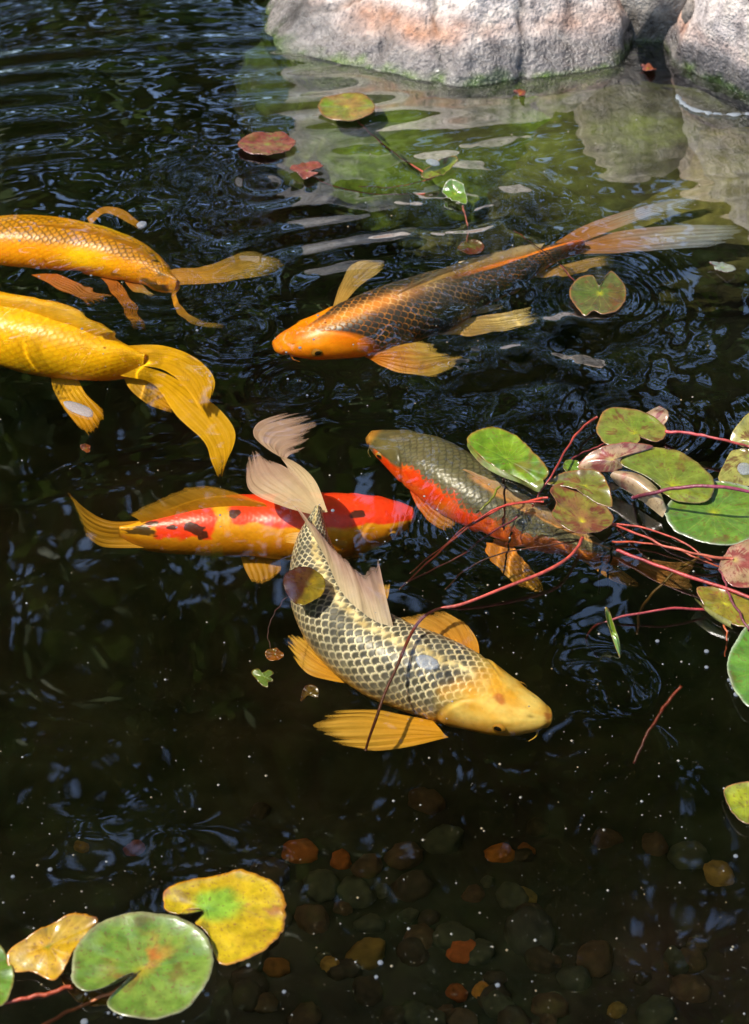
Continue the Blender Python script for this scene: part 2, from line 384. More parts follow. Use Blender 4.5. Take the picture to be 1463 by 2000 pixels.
# ------------------------------------------------------------------ trees on the far bank (seen as dark reflections)
def tree(x, y, h, r, seed, label):
    r_ = np.random.default_rng(seed); root = empty('tree'); root.location = (x, y, .3)
    def tube(pts, rad, n=8):
        pts = np.asarray(pts); v = []
        for i in range(len(pts)):
            t = pts[min(i + 1, len(pts) - 1)] - pts[max(i - 1, 0)]; t = t / (np.linalg.norm(t) + 1e-9)
            a = np.cross(t, [0.3, 1, .2]); a /= np.linalg.norm(a); b = np.cross(t, a)
            for k in range(n):
                an = 2 * math.pi * k / n; v.append(pts[i] + rad[i] * (math.cos(an) * a + math.sin(an) * b))
        return v, grid_faces(len(pts), n, True)
    tp = spline([(0, 0, -.4), (.1, .05, h * .25), (-.05, .1, h * .55), (.05, 0, h * .85)], 10)
    v, f = tube(tp, np.linspace(.22, .05, 10)); V = list(v); Fc = f.tolist()
    tips = []
    for k in range(15):
        b0 = tp[r_.integers(3, 9)]; an = r_.uniform(0, 2 * math.pi); L_ = r * r_.uniform(.55, .95)
        e = b0 + np.array([math.cos(an) * L_, math.sin(an) * L_, r_.uniform(.1, .35) * h * .5]); m_ = (b0 + e) / 2 + [0, 0, .12 * L_]
        pts = spline([b0, m_, e], 6); v, f = tube(pts, np.linspace(.08, .02, 6), 5); Fc += (f + len(V)).tolist(); V += list(v); tips += [pts[3], pts[5]]
    build('trunk', V, Fc, M_BARK, np.tile(S(70, 58, 46), (len(V), 1)), root)
    tips = np.array(tips + [tp[-1], tp[-2]]); n = 30000
    cl = tips[r_.integers(0, len(tips), n)] + r_.normal(size=(n, 3)) * np.array([.34, .34, .32]) * r * .46
    lo = r_.random(n) < .20                              # skirts of foliage down to the bank
    an_ = r_.uniform(0, 2 * math.pi, n); rd = r * .75 * np.sqrt(r_.random(n))
    cl[lo] = np.stack([np.cos(an_) * rd, np.sin(an_) * rd, r_.uniform(0, h * .33, n)], 1)[lo]
    gap = perlin((cl[:, 0] + x) * .75, cl[:, 2] * .75, 4.7) + .45 * perlin((cl[:, 0] + x) * 1.9, cl[:, 2] * 1.9, 8.2)
    cl = cl[(gap < .12 + .30 * sstep(5.5, 7.5, cl[:, 2])) | (cl[:, 2] < 2.3)]; n = len(cl)   # open sky shows between the boughs
    a = r_.normal(size=(n, 3)); a /= np.linalg.norm(a, axis=1)[:, None]; b = np.cross(a, r_.normal(size=(n, 3))); b /= np.linalg.norm(b, axis=1)[:, None]
    s = r_.uniform(.05, .09, n)[:, None]
    V = np.stack([cl - a * s, cl + b * s * .55, cl + a * s, cl - b * s * .55], 1).reshape(-1, 3)
    Fq = np.arange(4 * n).reshape(n, 4)
    c = mixc(S(46, 66, 26), S(84, 104, 40), r_.random(n)); c = np.repeat(c, 4, 0)
    build('crown', V, Fq, M_TREE, c, root, smooth=False)
    return tag(root, label, 'tree', 'trees on the far bank mirrored darkly in the pond')
for k, (x, y, h, r) in enumerate([(-4.6, 7.8, 10.5, 2.4), (-2.4, 8.0, 13.0, 2.7), (-.3, 7.6, 12.5, 2.7), (1.7, 7.8, 13.5, 2.7), (3.8, 7.4, 12.0, 2.5), (-6.5, 6.0, 10, 2.4), (5.6, 6.2, 10, 2.4)]):
    tree(x, y, h, r, 60 + k, 'leafy tree on the far bank, seen only as a dark reflection')

# ------------------------------------------------------------------ koi
UT = np.array([0, .006, .02, .045, .08, .13, .19, .26, .34, .42, .5, .6, .7, .8, .9, 1.0])
WT = np.array([0, .020, .034, .050, .066, .082, .096, .106, .110, .110, .105, .091, .072, .050, .030, .010])
HT = np.array([0, .018, .030, .046, .066, .086, .104, .118, .126, .126, .120, .105, .086, .066, .052, .046])
def smooth_interp(u, X, Y):
    s = np.interp(np.sqrt(u), np.sqrt(X), Y)
    k = 7; ker = np.ones(k) / k
    if len(u) > 60: s[len(u) // 8:] = np.convolve(np.pad(s, k, mode='edge'), ker, 'same')[k:-k][len(u) // 8:]
    return s
def scale_cells(a, b, jit=.05):
    best_ca = np.full(a.shape, 1e9); D = np.full(a.shape, 1.2); A = np.zeros(a.shape); ID = np.zeros(a.shape)
    i0 = np.floor(a * 2).astype(int)
    for di in range(-3, 3):
        i = i0 + di; off = .5 * (i & 1)
        j0 = np.round(b - off)
        for dj in (-1, 0, 1):
            j = j0 + dj
            hsh = np.sin(i * 12.9898 + j * 78.233) * 43758.5453; hsh = hsh - np.floor(hsh)
            ca = i * .5 + jit * (hsh - .5); cb = j + off
            da, db = a - ca, b - cb
            d = np.sqrt((da / .66) ** 2 + (db / .60) ** 2)
            take = (d < 1) & (ca < best_ca)
            best_ca = np.where(take, ca, best_ca); D = np.where(take, d, D); A = np.where(take, da / .66, A); ID = np.where(take, hsh, ID)
    return D, A, ID
class Fish: pass
def koi(label, spine, wk, hk, nu, nt, nscale, colour, bump=.0008, roll=0.0, ped=0.0):
    """spine: snout -> tail base, as (px, py, z)"""
    root = empty('koi'); tag(root, label, 'koi', 'koi swimming in the pond')
    sp = spline(PP(spine), nu * 2)
    # even spacing in u, denser towards the snout
    seg = np.linalg.norm(np.diff(sp, axis=0), axis=1); cum = np.concatenate([[0], np.cumsum(seg)]); L = cum[-1]
    u = np.linspace(0, 1, nu) ; u = np.where(u < .12, .12 * (u / .12) ** 1.6, u)
    C = np.stack([np.interp(u * L, cum, sp[:, k]) for k in range(3)], 1)
    for _ in range(6): C[1:-1] = (C[:-2] + 2 * C[1:-1] + C[2:]) / 4
    T = np.gradient(C, axis=0); T /= np.linalg.norm(T, axis=1)[:, None]
    fw = -T                                            # towards the snout
    up = np.array([0, 0, 1.]); Lf = np.cross(up, fw); Lf /= np.linalg.norm(Lf, axis=1)[:, None]   # fish's left
    Dv = np.cross(fw, Lf)
    cr, sr = math.cos(roll), math.sin(roll)
    Lr, Dr = Lf * cr + Dv * sr, Dv * cr - Lf * sr
    w = smooth_interp(u, UT, WT) * L * wk; h = smooth_interp(u, UT, HT) * L * hk
    k_ = 1 + ped * sstep(.5, .86, u) * (1 - .6 * sstep(.9, 1, u)); w = w * k_; h = h * k_
    phi = np.linspace(-np.pi, np.pi, nt, endpoint=False)   # 0 = back, + = fish's left
    U, PH = np.meshgrid(u, phi, indexing='ij')
    cs, sn = np.cos(PH), np.sin(PH)
    e = .92; sx = np.sign(sn) * np.abs(sn) ** e; sy = np.where(cs > 0, np.abs(cs) ** .95, -np.abs(cs) ** .9 * .92)
    V = C[:, None] + Lr[:, None] * (w[:, None] * sx)[..., None] + Dr[:, None] * (h[:, None] * sy)[..., None]
    N = Lr[:, None] * (sx / w.clip(1e-4)[:, None])[..., None] + Dr[:, None] * (sy / h.clip(1e-4)[:, None])[..., None]
    N /= np.linalg.norm(N, axis=2)[..., None] + 1e-12
    per = 2 * np.pi * (w.max() + h.max()) / 2
    sp_ = L / nscale; nb = round(per / sp_ / 1.0)
    D, A, ID = scale_cells(U * nscale, PH / (2 * np.pi) * nb + (U * 0))
    apH = np.abs(PH)
    gill = .235 - .045 * ((apH - 1.7) / 1.0) ** 2 - .035 * np.exp(-(apH / .5) ** 2)
    body = sstep(gill - .004, gill + .02, U)               # 0 on the head, 1 on the scaled body
    disp = bump * (A * .9 + .1) * body * sstep(1.0, .95, U) * (D < 1.1)
    gd = (U - gill) / .012
    lat = sstep(.45, .9, apH) * sstep(2.7, 2.2, apH)
    disp = disp + lat * (.0013 * np.exp(-((gd + 1.2) / 1.2) ** 2) * (gd < 0) - .0016 * np.exp(-(gd / .8) ** 2)) * hk
    ml = np.exp(-((U - .022) / .006) ** 2) * sstep(.9, 1.6, apH)   # lips
    disp = disp - .0022 * ml + .0015 * np.exp(-((U - .012) / .006) ** 2)
    disp = disp + .0022 * np.exp(-((U - .105) / .02) ** 2 - ((apH - 1.02) / .22) ** 2)   # brow over the eye
    disp = disp - .0016 * np.exp(-((U - .052) / .006) ** 2 - ((apH - .62) / .10) ** 2)   # nostrils
    V = V + N * disp[..., None]
    f = Fish(); f.U, f.PH, f.D, f.A, f.ID, f.body, f.L, f.V = U, PH, D, A, ID, body, L, V
    f.s3 = lambda k, o=4: fbm(U * L * k, PH * .06 * k, 2.2 + nscale, o)
    col = colour(f)
    col = mixc(col, col * .45, np.clip(.6 * lat * np.exp(-(gd / .6) ** 2) + .7 * ml + .8 * np.exp(-((U - .052) / .005) ** 2 - ((apH - .62) / .08) ** 2), 0, 1))
    F_ = grid_faces(nu, nt, True).tolist()
    F_.append(list(range((nu - 1) * nt, nu * nt)))
    b = build('body', V.reshape(-1, 3), F_, M_FISH, col.reshape(-1, 3), root)
    # eyes
    iu = int(np.argmin(np.abs(u - .105)))
    for s in (-1, 1):
        ip = int(np.argmin(np.abs(phi - s * 1.36)))
        c0 = V[iu, ip]; n0 = N[iu, ip]; r = .0105 * L / .55
        d, ff = ico(3)
        o = build('eye', c0 - n0 * r * .45 + d * r * .8, ff, M_EYE, None, root)
        # gold iris ring
        a = np.cross(n0, fw[iu]); a /= np.linalg.norm(a); bb = np.cross(n0, a); vv = []
        for k in range(20):
            an = 2 * math.pi * k / 20
            for rr, hh in ((.55, .30), (.78, .16), (1.0, -.02)):
                vv.append(c0 + n0 * r * hh + (a * math.cos(an) + bb * math.sin(an)) * r * rr * .95)
        vv = np.array(vv); fi = [[k * 3 + j, ((k + 1) % 20) * 3 + j, ((k + 1) % 20) * 3 + j + 1, k * 3 + j + 1] for k in range(20) for j in range(2)]
        build('iris', vv, fi, M_FISH, np.tile(S(170, 120, 40), (60, 1)), o)
    # barbels
    iu = int(np.argmin(np.abs(u - .03)))
    for s in (-1, 1):
        ip = int(np.argmin(np.abs(phi - s * 2.0))); c0 = V[iu, ip]
        pts = spline([c0, c0 + Lr[iu] * s * .006 - Dr[iu] * .008, c0 + Lr[iu] * s * .010 - Dr[iu] * .018 - fw[iu] * .006], 8)
        tube_obj('barbel', pts, np.linspace(.0014, .0005, 8), M_FISH, col[int(nu * .1), 0], root, 6)
    f.root, f.C, f.u, f.phi, f.N, f.Lr, f.Dr, f.fw = root, C, u, phi, N, Lr, Dr, fw
    print('koi length', round(L, 3), 'width', round(2 * w.max(), 3), 'ridge z', round(V[:, :, 2].max(), 3))
    return f
def tube_obj(name, pts, rad, mat, col, parent=None, n=8):
    pts = np.asarray(pts); v = []
    rad = np.broadcast_to(rad, (len(pts),))
    for i in range(len(pts)):
        t = pts[min(i + 1, len(pts) - 1)] - pts[max(i - 1, 0)]; t = t / (np.linalg.norm(t) + 1e-9)
        a = np.cross(t, [0.2, .3, 1]); a /= np.linalg.norm(a) + 1e-9; b = np.cross(t, a)
        for k in range(n):
            an = 2 * math.pi * k / n; v.append(pts[i] + rad[i] * (math.cos(an) * a + math.sin(an) * b))
    f = grid_faces(len(pts), n, True).tolist(); f += [list(range(n))[::-1], list(range((len(pts) - 1) * n, len(pts) * n))]
    col = np.asarray(col)
    c = np.tile(col, (len(v), 1)) if col.ndim == 1 else np.repeat(col, n, 0)
    return build(name, v, f, mat, c, parent)
def fin_grid(guides, nr=64, nt=28, wave=.002, nw=6, rag=.12, seed=0, dz=0.0):
    G = [spline(g if isinstance(g, np.ndarray) else PP(g, dz), nt) for g in guides]; k = len(G); G = np.array(G)
    q = np.linspace(0, k - 1, nr); out = np.empty((nr, nt, 3))
    Gp = np.concatenate([2 * G[:1] - G[1:2], G, 2 * G[-1:] - G[-2:-1]])
    for m_, t in enumerate(q):
        i = min(int(t), k - 2); s = t - i; p0, p1, p2, p3 = Gp[i], Gp[i + 1], Gp[i + 2], Gp[i + 3]
        out[m_] = .5 * (2 * p1 + (p2 - p0) * s + (2 * p0 - 5 * p1 + 4 * p2 - p3) * s * s + (3 * p1 - p0 - 3 * p2 + p3) * s ** 3)
    sgrid = np.linspace(0, 1, nr)
    rg = rag * np.clip(.5 + perlin(sgrid * nw * 1.7, seed + .5) + .55 * perlin(sgrid * nw * 5, seed + 3.5), 0, 1.3)
    tt = np.linspace(0, 1, nt)
    for m_ in range(nr):
        tq = tt * (1 - rg[m_])
        out[m_] = np.stack([np.interp(tq, tt, out[m_][:, c]) for c in range(3)], 1)
    du = np.gradient(out, axis=0); dv = np.gradient(out, axis=1); n = np.cross(du, dv); n /= np.linalg.norm(n, axis=2)[..., None] + 1e-9
    wv = wave * (np.sin(2 * np.pi * nw * sgrid[:, None] + 1.5 * perlin(sgrid[:, None] * 3, tt[None] * 2, seed)) + .25 * np.sin(2 * np.pi * nw * 2.3 * sgrid[:, None])) * (tt[None] ** .8)
    return out + n * wv[..., None], sgrid, tt
def fin(f, name, guides, root_c, tip_c, streak_c, a0=.96, a1=.75, nr=72, nt=30, wave=.0018, nw=6, rag=.12, seed=0, streak=.55, dz=0.0, rays=30, parent=None):
    parts = guides if isinstance(guides[0][0], list) else [guides]
    Vs, Fs, Cs, off = [], [], [], 0
    for pi_, g in enumerate(parts):
        V, s, t = fin_grid(g, nr, nt, wave * .45, nw, rag, seed + pi_ * 7, dz)
        Sg, Tg = np.meshgrid(s, t, indexing='ij')
        c = mixc(root_c, tip_c, sstep(.05, 1, Tg + .15 * perlin(Sg * 5, Tg * 2, seed)))
        ray = .5 + .5 * np.cos(2 * np.pi * rays * Sg + 2.5 * perlin(Sg * 7, Tg * 1.5, seed + 2.))
        wv_ = Sg + .015 * perlin(Sg * 6, Tg * 3, seed + 4.)
        st = sstep(.05, .6, perlin(wv_ * rays * .5, Tg * 1.0, seed + 9.)) * .6 + .30 * sstep(.55, .95, ray) + .25 * sstep(0, .6, perlin(wv_ * rays * 1.7, Tg * 1.5, seed + 5.))
        c = mixc(c, streak_c, np.clip(st * streak, 0, 1) * sstep(.0, .25, Tg + .1)) * 1.12
        al = a0 + (a1 * .92 - a0) * sstep(.15, .9, Tg); al = al - .16 * (1 - ray) * Tg; al = al * .9 * (1 - .6 * sstep(.86, 1, Tg))
        Vs.append(V.reshape(-1, 3)); Fs += grid_faces(nr, nt, off=off).tolist(); off += nr * nt
        Cs.append(np.concatenate([c, al[..., None]], -1).reshape(-1, 4))
    return build(name, np.vstack(Vs), Fs, M_FIN, np.vstack(Cs), parent or f.root)

def dorsal(f, u0, u1, hs, lean, sweep, *a, **k):
    """a fin rooted along the back: hs heights (m) from front to rear, lean > 0 to the fish's left"""
    g = []; i0 = int(np.argmin(np.abs(f.phi)))
    for q, h_ in zip(np.linspace(u0, u1, len(hs)), hs):
        i = int(np.argmin(np.abs(f.u - q))); p0 = f.V[i, i0] - f.Dr[i] * .006
        up_ = f.Dr[i] * math.cos(lean) + f.Lr[i] * math.sin(lean)
        p1 = p0 + f.Dr[i] * .006 + up_ * h_ * .45 - f.fw[i] * h_ * sweep * .4; p2 = p0 + f.Dr[i] * .004 + up_ * h_ - f.fw[i] * h_ * sweep
        up2 = p2[2]; 
        if up2 > -.004: p2[2] = -.004
        if p1[2] > -.004: p1[2] = -.004
        g.append(np.array([p0, p1, p2]))
    return fin(f, 'dorsal_fin', g, *a, **k)

# ---- the gold and grey butterfly koi in front
def colA(f):
    ap = np.abs(f.PH); e = sstep(.66, .96, f.D); n = f.s3(14)
    dark = mixc(S(88, 86, 78), S(126, 116, 94), sstep(.4, 1.6, ap + .5 * n))
    dark = mixc(dark, S(54, 52, 48), sstep(.1, .75, f.A) * .55)
    lite = mixc(S(236, 224, 190), S(222, 184, 110), sstep(.9, 1.9, ap))
    dark = dark * (.75 + .6 * f.ID)[..., None]
    e = np.clip(e * (.75 + .9 * f.s3(30) + .35 * (f.ID - .5)), 0, 1)
    c = mixc(dark, lite, e)
    c = mixc(c, mixc(S(238, 220, 170), S(190, 170, 120), np.clip(.5 + 2 * f.s3(40), 0, 1)), np.clip(np.exp(-((f.PH - .03 * np.sin(f.U * 60)) / (.10 + .07 * n)) ** 2) * (.35 + .75 * sstep(.45, .8, f.D + .3 * f.ID)), 0, 1))
    c = mixc(c, S(224, 158, 44), sstep(1.45, 2.05, ap + .25 * n) * .95)
    c = mixc(c, S(232, 210, 160), sstep(.33, .25, f.U + .03 * n) * (1 - sstep(.5, 1.2, ap)) * .75 * e)
    head = mixc(S(220, 164, 54), S(232, 200, 108), np.clip(.5 + 1.5 * f.s3(24), 0, 1)); head = mixc(head, S(196, 128, 36), sstep(1.0, 1.7, ap) * .6)
    head = mixc(head, S(186, 104, 44), sstep(.40, .75, .6 * f.s3(46, 4) + np.exp(-((f.U - .12) / .022) ** 2 - ((f.PH + .25) / .25) ** 2) + .8 * np.exp(-((f.U - .02) / .015) ** 2 - ((f.PH + .4) / .5) ** 2) + .5 * np.exp(-((f.U - .14) / .02) ** 2 - ((f.PH + 1.1) / .3) ** 2)) * .8)
    n5 = f.s3(24); gl = .21 - .05 * np.exp(-(ap / .5) ** 2)
    return mixc(head, c, np.minimum(sstep(.0, .02, f.body - .3), sstep(-.035, .075, f.U - gl + .04 * n5)))
zA = -.105
A = koi('golden headed koi with grey netted scales and long pale tail', [(1077, 1402, zA - .01), (1040, 1395, zA), (985, 1382, zA), (915, 1352, zA), (835, 1318, zA), (760, 1288, zA), (695, 1245, zA), (650, 1190, zA), (622, 1125, zA + .005), (612, 1060, zA + .015), (622, 1000, zA + .025)],
        1.03, .95, 430, 260, 33, colA, bump=.0010, ped=.35)
G0, G1, G2 = S(238, 168, 40), S(246, 190, 70), S(176, 104, 22)
T0, T1, T2 = S(236, 214, 172), S(218, 184, 166), S(164, 126, 100)
fin(A, 'tail_fin', [[
    [(628, 1000, -.075), (592, 945, -.05), (562, 915, -.045), (525, 897, -.05)],
    [(622, 1004, -.08), (560, 965, -.055), (510, 930, -.05), (494, 880, -.055)],
    [(614, 1006, -.085), (555, 990, -.07), (490, 960, -.065), (479, 915, -.07)]],
   [[(640, 1000, -.07), (616, 939, -.045), (578, 903, -.03), (533, 884, -.022), (496, 852, -.018), (504, 826, -.016), (546, 809, -.015), (600, 797, -.015)],
    [(628, 1002, -.075), (600, 942, -.05), (570, 908, -.036), (545, 889, -.03), (528, 868, -.026), (542, 850, -.026), (578, 840, -.026), (617, 830, -.026)],
    [(612, 1004, -.08), (582, 955, -.06), (566, 920, -.045), (560, 898, -.040), (566, 888, -.036), (578, 884, -.036), (596, 878, -.036), (615, 864, -.036)]]],
    T0, T1, T2, a0=.97, a1=.82, nr=110, nt=48, wave=.0015, nw=5, rag=.16, seed=1, streak=.40, rays=34)
fin(A, 'dorsal_fin', [[(778, 1258, -.05), (760, 1190, -.03), (736, 1080, -.014)], [(740, 1238, -.047), (724, 1180, -.03), (704, 1112, -.016)], [(702, 1198, -.045), (692, 1140, -.03), (672, 1084, -.016)],
    [(664, 1150, -.045), (655, 1105, -.03), (640, 1056, -.018)], [(636, 1090, -.045), (622, 1045, -.03), (596, 1006, -.02)], [(614, 1050, -.05), (590, 1010, -.035), (558, 968, -.024)]],
    S(236, 216, 182), S(216, 178, 166), S(120, 94, 86), a0=.95, a1=.82, nr=110, nt=34, wave=.0028, nw=6, rag=.10, seed=2, streak=.6, rays=26)
fin(A, 'pectoral_fin', [[(846, 1408, -.125), (777, 1394, -.11), (734, 1386, -.10), (664, 1386, -.09)], [(860, 1424, -.125), (770, 1410, -.115), (700, 1402, -.105), (612, 1407, -.10)],
    [(868, 1434, -.13), (780, 1436, -.125), (700, 1440, -.12), (632, 1440, -.12)], [(876, 1440, -.135), (800, 1458, -.135), (740, 1466, -.135), (690, 1464, -.13)]], G0, G1, G2, a1=.86, nr=90, rag=.13, seed=3, rays=22, wave=.0022)
fin(A, 'pectoral_fin', [[(905, 1300, -.10), (866, 1276, -.085), (838, 1240, -.07), (780, 1206, -.06)], [(918, 1305, -.10), (890, 1250, -.075), (862, 1218, -.06), (815, 1195, -.05)],
    [(925, 1310, -.10), (912, 1250, -.07), (895, 1214, -.055), (866, 1194, -.05)], [(930, 1315, -.10), (936, 1280, -.08), (932, 1250, -.065), (910, 1216, -.06)]], S(228, 150, 40), S(238, 176, 70), S(160, 92, 22), a1=.88, nr=80, rag=.08, seed=4, rays=18, wave=.0022)
fin(A, 'pelvic_fin', [[(662, 1305, -.15), (630, 1285, -.14), (607, 1258, -.13), (588, 1236, -.13)], [(672, 1322, -.155), (625, 1298, -.145), (590, 1272, -.14), (560, 1244, -.135)], [(684, 1336, -.16), (640, 1328, -.155), (600, 1315, -.15), (566, 1276, -.15)]], G0, G1, G2, nr=60, rag=.15, seed=5, rays=16, a1=.86)
fin(A, 'pelvic_fin', [[(730, 1180, -.15), (740, 1160, -.145), (738, 1136, -.14)], [(740, 1190, -.15), (756, 1170, -.145), (762, 1140, -.14)]], G0, G1, G2, nr=30, nt=14, rag=.1, seed=6, rays=8)
fin(A, 'anal_fin', [[(602, 1040, -.12), (575, 1040, -.12), (550, 1046, -.12)], [(602, 1062, -.125), (575, 1062, -.125), (556, 1060, -.125)]], T0, G1, G2, nr=30, nt=14, rag=.1, seed=7, rays=8)

# ---- orange headed koi near the surface
def colB(f):
    ap = np.abs(f.PH); e = sstep(.62, .92, f.D); n = f.s3(12); n2 = f.s3(28)
    org = mixc(S(206, 112, 22), S(228, 150, 50), np.clip(.5 + n2, 0, 1)); e = sstep(.80, .97, f.D) * np.clip(.6 + 1.2 * n2, .2, 1)
    dark = mixc(S(50, 47, 43), S(126, 116, 92), np.clip(-f.A * .9, 0, 1) * .6); midb = np.exp(-((f.U - .5) / .16) ** 2) * sstep(1.7, .9, ap); org = mixc(org, S(132, 118, 92), midb * .75)
    inner = mixc(dark, org, np.clip(sstep(.3, -.5, f.A) * (.15 + 1.5 * n + .5 * (f.ID - .5)) * sstep(.25, .5, f.U), 0, 1))
    c = mixc(inner, mixc(org, S(40, 34, 28), np.clip(.55 - 1.2 * n, 0, 1) * sstep(.34, .5, f.U)), e)
    c = mixc(c, mixc(org, S(240, 214, 160), e), np.exp(-((ap) / .22) ** 2) * sstep(.62, .3, f.U))
    c = mixc(c, S(214, 120, 30), sstep(.16, .1, ap + .1 * n) * sstep(.5, .8, f.U) * .9)
    c = mixc(c, org, sstep(1.6, 2.1, ap + .3 * n)); c = mixc(c, S(150, 70, 20), sstep(.9, .98, f.U) * .6)
    head = mixc(S(248, 152, 14), S(234, 122, 8), np.clip(.35 + 1.3 * f.s3(16), 0, 1))
    return mixc(head, c, f.body)
zB = -.078
B = koi('orange headed koi with dark brown scaled back under the rippled surface', [(536, 684, zB - .012), (565, 672, zB - .004), (620, 660, zB), (690, 643, zB), (760, 620, zB), (830, 594, zB), (900, 566, zB), (970, 540, zB + .004), (1040, 510, zB + .01), (1100, 490, zB + .016), (1140, 480, zB + .02)],
        1.02, .88, 430, 260, 34, colB, bump=.0012)
B0, B1, B2 = S(230, 176, 80), S(226, 206, 150), S(160, 116, 50)
fin(B, 'tail_fin', [[[(1085, 474, -.05), (1152, 436, -.035), (1253, 404, -.014), (1376, 378, -.006)], [(1105, 476, -.055), (1170, 444, -.04), (1270, 410, -.02), (1376, 386, -.010)], [(1120, 478, -.06), (1180, 456, -.045), (1262, 424, -.03), (1350, 400, -.02)]],
    [[(1110, 478, -.06), (1210, 452, -.05), (1320, 440, -.04), (1446, 440, -.03)], [(1115, 484, -.065), (1220, 466, -.06), (1330, 456, -.05), (1450, 450, -.04)], [(1115, 490, -.07), (1230, 480, -.065), (1340, 470, -.06), (1436, 466, -.05)], [(1112, 496, -.075), (1230, 492, -.075), (1340, 484, -.07), (1400, 482, -.065)]]],
    S(190, 122, 50), S(190, 206, 222), S(140, 104, 60), a0=.90, a1=.55, nr=80, nt=40, rag=.06, seed=11, rays=24, wave=.0016)
dorsal(B, .36, .86, [.012, .034, .036, .032, .026, .016], -.9, 1.3, S(236, 186, 110), S(230, 206, 160), S(160, 100, 40), a0=.97, a1=.85, nr=90, nt=20, wave=.0016, seed=12, rag=.1, rays=22)
fin(B, 'pectoral_fin', [[(650, 600, -.09), (672, 540, -.08), (700, 513, -.075), (716, 508, -.07)], [(662, 596, -.09), (690, 545, -.08), (722, 520, -.075), (752, 514, -.07)], [(672, 592, -.09), (705, 556, -.085), (728, 538, -.08), (750, 524, -.075)]], S(206, 160, 76), S(222, 190, 112), S(150, 110, 50), a0=.9, a1=.8, nr=60, rag=.06, seed=13, rays=14)
fin(B, 'pectoral_fin', [[(708, 690, -.10), (749, 680, -.09), (800, 668, -.085), (848, 664, -.08)], [(710, 692, -.105), (765, 694, -.095), (830, 692, -.09), (880, 690, -.085)], [(712, 694, -.11), (765, 708, -.105), (840, 714, -.10), (912, 694, -.09)], [(714, 696, -.115), (755, 720, -.115), (816, 734, -.11), (880, 734, -.105)]], S(226, 126, 14), S(232, 192, 84), S(150, 78, 12), nr=90, rag=.14, seed=14, rays=20, a1=.78, wave=.0022)
fin(B, 'pelvic_fin', [[(846, 632, -.12), (900, 622, -.105), (970, 612, -.09), (1034, 600, -.08)], [(850, 642, -.125), (910, 636, -.11), (990, 628, -.10), (1072, 630, -.09)], [(852, 650, -.13), (900, 650, -.12), (970, 648, -.11), (1030, 640, -.10)]], S(230, 176, 80), S(244, 218, 140), S(180, 128, 60), nr=60, rag=.16, seed=15, rays=14, a1=.75)
fin(B, 'pelvic_fin', [[(900, 605, -.12), (940, 600, -.11), (985, 592, -.10)], [(905, 618, -.125), (945, 612, -.115), (980, 604, -.11)]], S(190, 120, 40), B1, B2, nr=30, nt=16, rag=.15, seed=16, rays=10)
fin(B, 'anal_fin', [[(1035, 530, -.09), (1085, 520, -.085), (1140, 508, -.08), (1186, 500, -.075)], [(1038, 540, -.095), (1090, 540, -.09), (1140, 530, -.09), (1188, 518, -.085)]], S(186, 136, 60), S(200, 164, 90), B2, nr=44, rag=.05, seed=17, rays=12, a1=.7)

# ---- red and yellow koi, deeper
def colC(f):
    R_ = -f.PH; n = f.s3(16, 5); n2 = f.s3(40, 3); u = f.U + .035 * n
    c = mixc(S(226, 158, 26), S(196, 118, 14), sstep(.5, 1.5, R_ + .3 * n))
    red = S(236, 66, 26)
    m_ = sstep(.50, .46, np.abs(u - .315) * 1.5) * sstep(.72, .60, R_ + .35 * n - .25 * sstep(.2, .0, f.U))
    m_ = np.maximum(m_, sstep(.105, .09, np.abs(u - .785)) * sstep(1.05, .95, R_ + .5 * n) * sstep(-.25, -.1, R_ + .3 * n))
    m_ = np.maximum(m_, sstep(.03, .02, np.hypot(u - .90, (R_ - .1) * .1)))
    c = mixc(c, red, np.clip(m_, 0, 1))
    blk = 0
    for (bu, bp, ru, rp) in ((.205, .30, .026, .16), (.76, .65, .035, .24), (.72, .95, .03, .2), (.83, .5, .02, .14), (.925, .55, .05, .42), (.90, .1, .03, .2), (.62, .2, .02, .2)):
        blk = np.maximum(blk, 1 - ((u - bu) / ru) ** 2 - ((R_ - bp) / rp) ** 2 + 1.4 * n2)
    return mixc(c, S(40, 30, 20), sstep(.0, .4, blk) * .92)
zC = -.225
C_ = koi('red and yellow koi with black blotches under the pale tail of another', [(812, 1008, zC), (785, 1008, zC), (730, 1016, zC), (650, 1026, zC), (560, 1028, zC), (480, 1026, zC), (400, 1030, zC), (330, 1040, zC), (275, 1046, zC), (235, 1046, zC)], 1.25, 1.10, 260, 160, 34, colC, bump=.0004, ped=.55)
Y0, Y1, Y2 = S(206, 144, 26), S(186, 140, 40), S(130, 88, 14)
fin(C_, 'tail_fin', [[(290, 1016, -.20), (218, 1018, -.19), (170, 996, -.18), (130, 960, -.17)], [(290, 1032, -.21), (212, 1032, -.20), (165, 1010, -.20), (140, 975, -.19)], [(290, 1052, -.225), (215, 1050, -.22), (180, 1040, -.22), (158, 1020, -.22)], [(290, 1070, -.235), (225, 1070, -.235), (195, 1066, -.24), (168, 1048, -.24)]], Y0, Y1, Y2, nr=60, rag=.04, seed=21, rays=20, a1=.8)
dorsal(C_, .50, .92, [.012, .044, .048, .040, .032, .020], .75, 1.0, Y0, S(196, 146, 40), S(130, 92, 16), nr=70, nt=16, rag=.06, seed=22, rays=24, a1=.8)
fin(C_, 'pelvic_fin', [[(470, 1088, -.27), (478, 1112, -.275), (492, 1138, -.28)], [(505, 1088, -.27), (512, 1116, -.275), (515, 1140, -.28)], [(545, 1088, -.27), (548, 1104, -.275), (546, 1118, -.28)]], Y0, S(214, 150, 30), Y2, nr=40, nt=16, rag=.06, seed=23, rays=14)
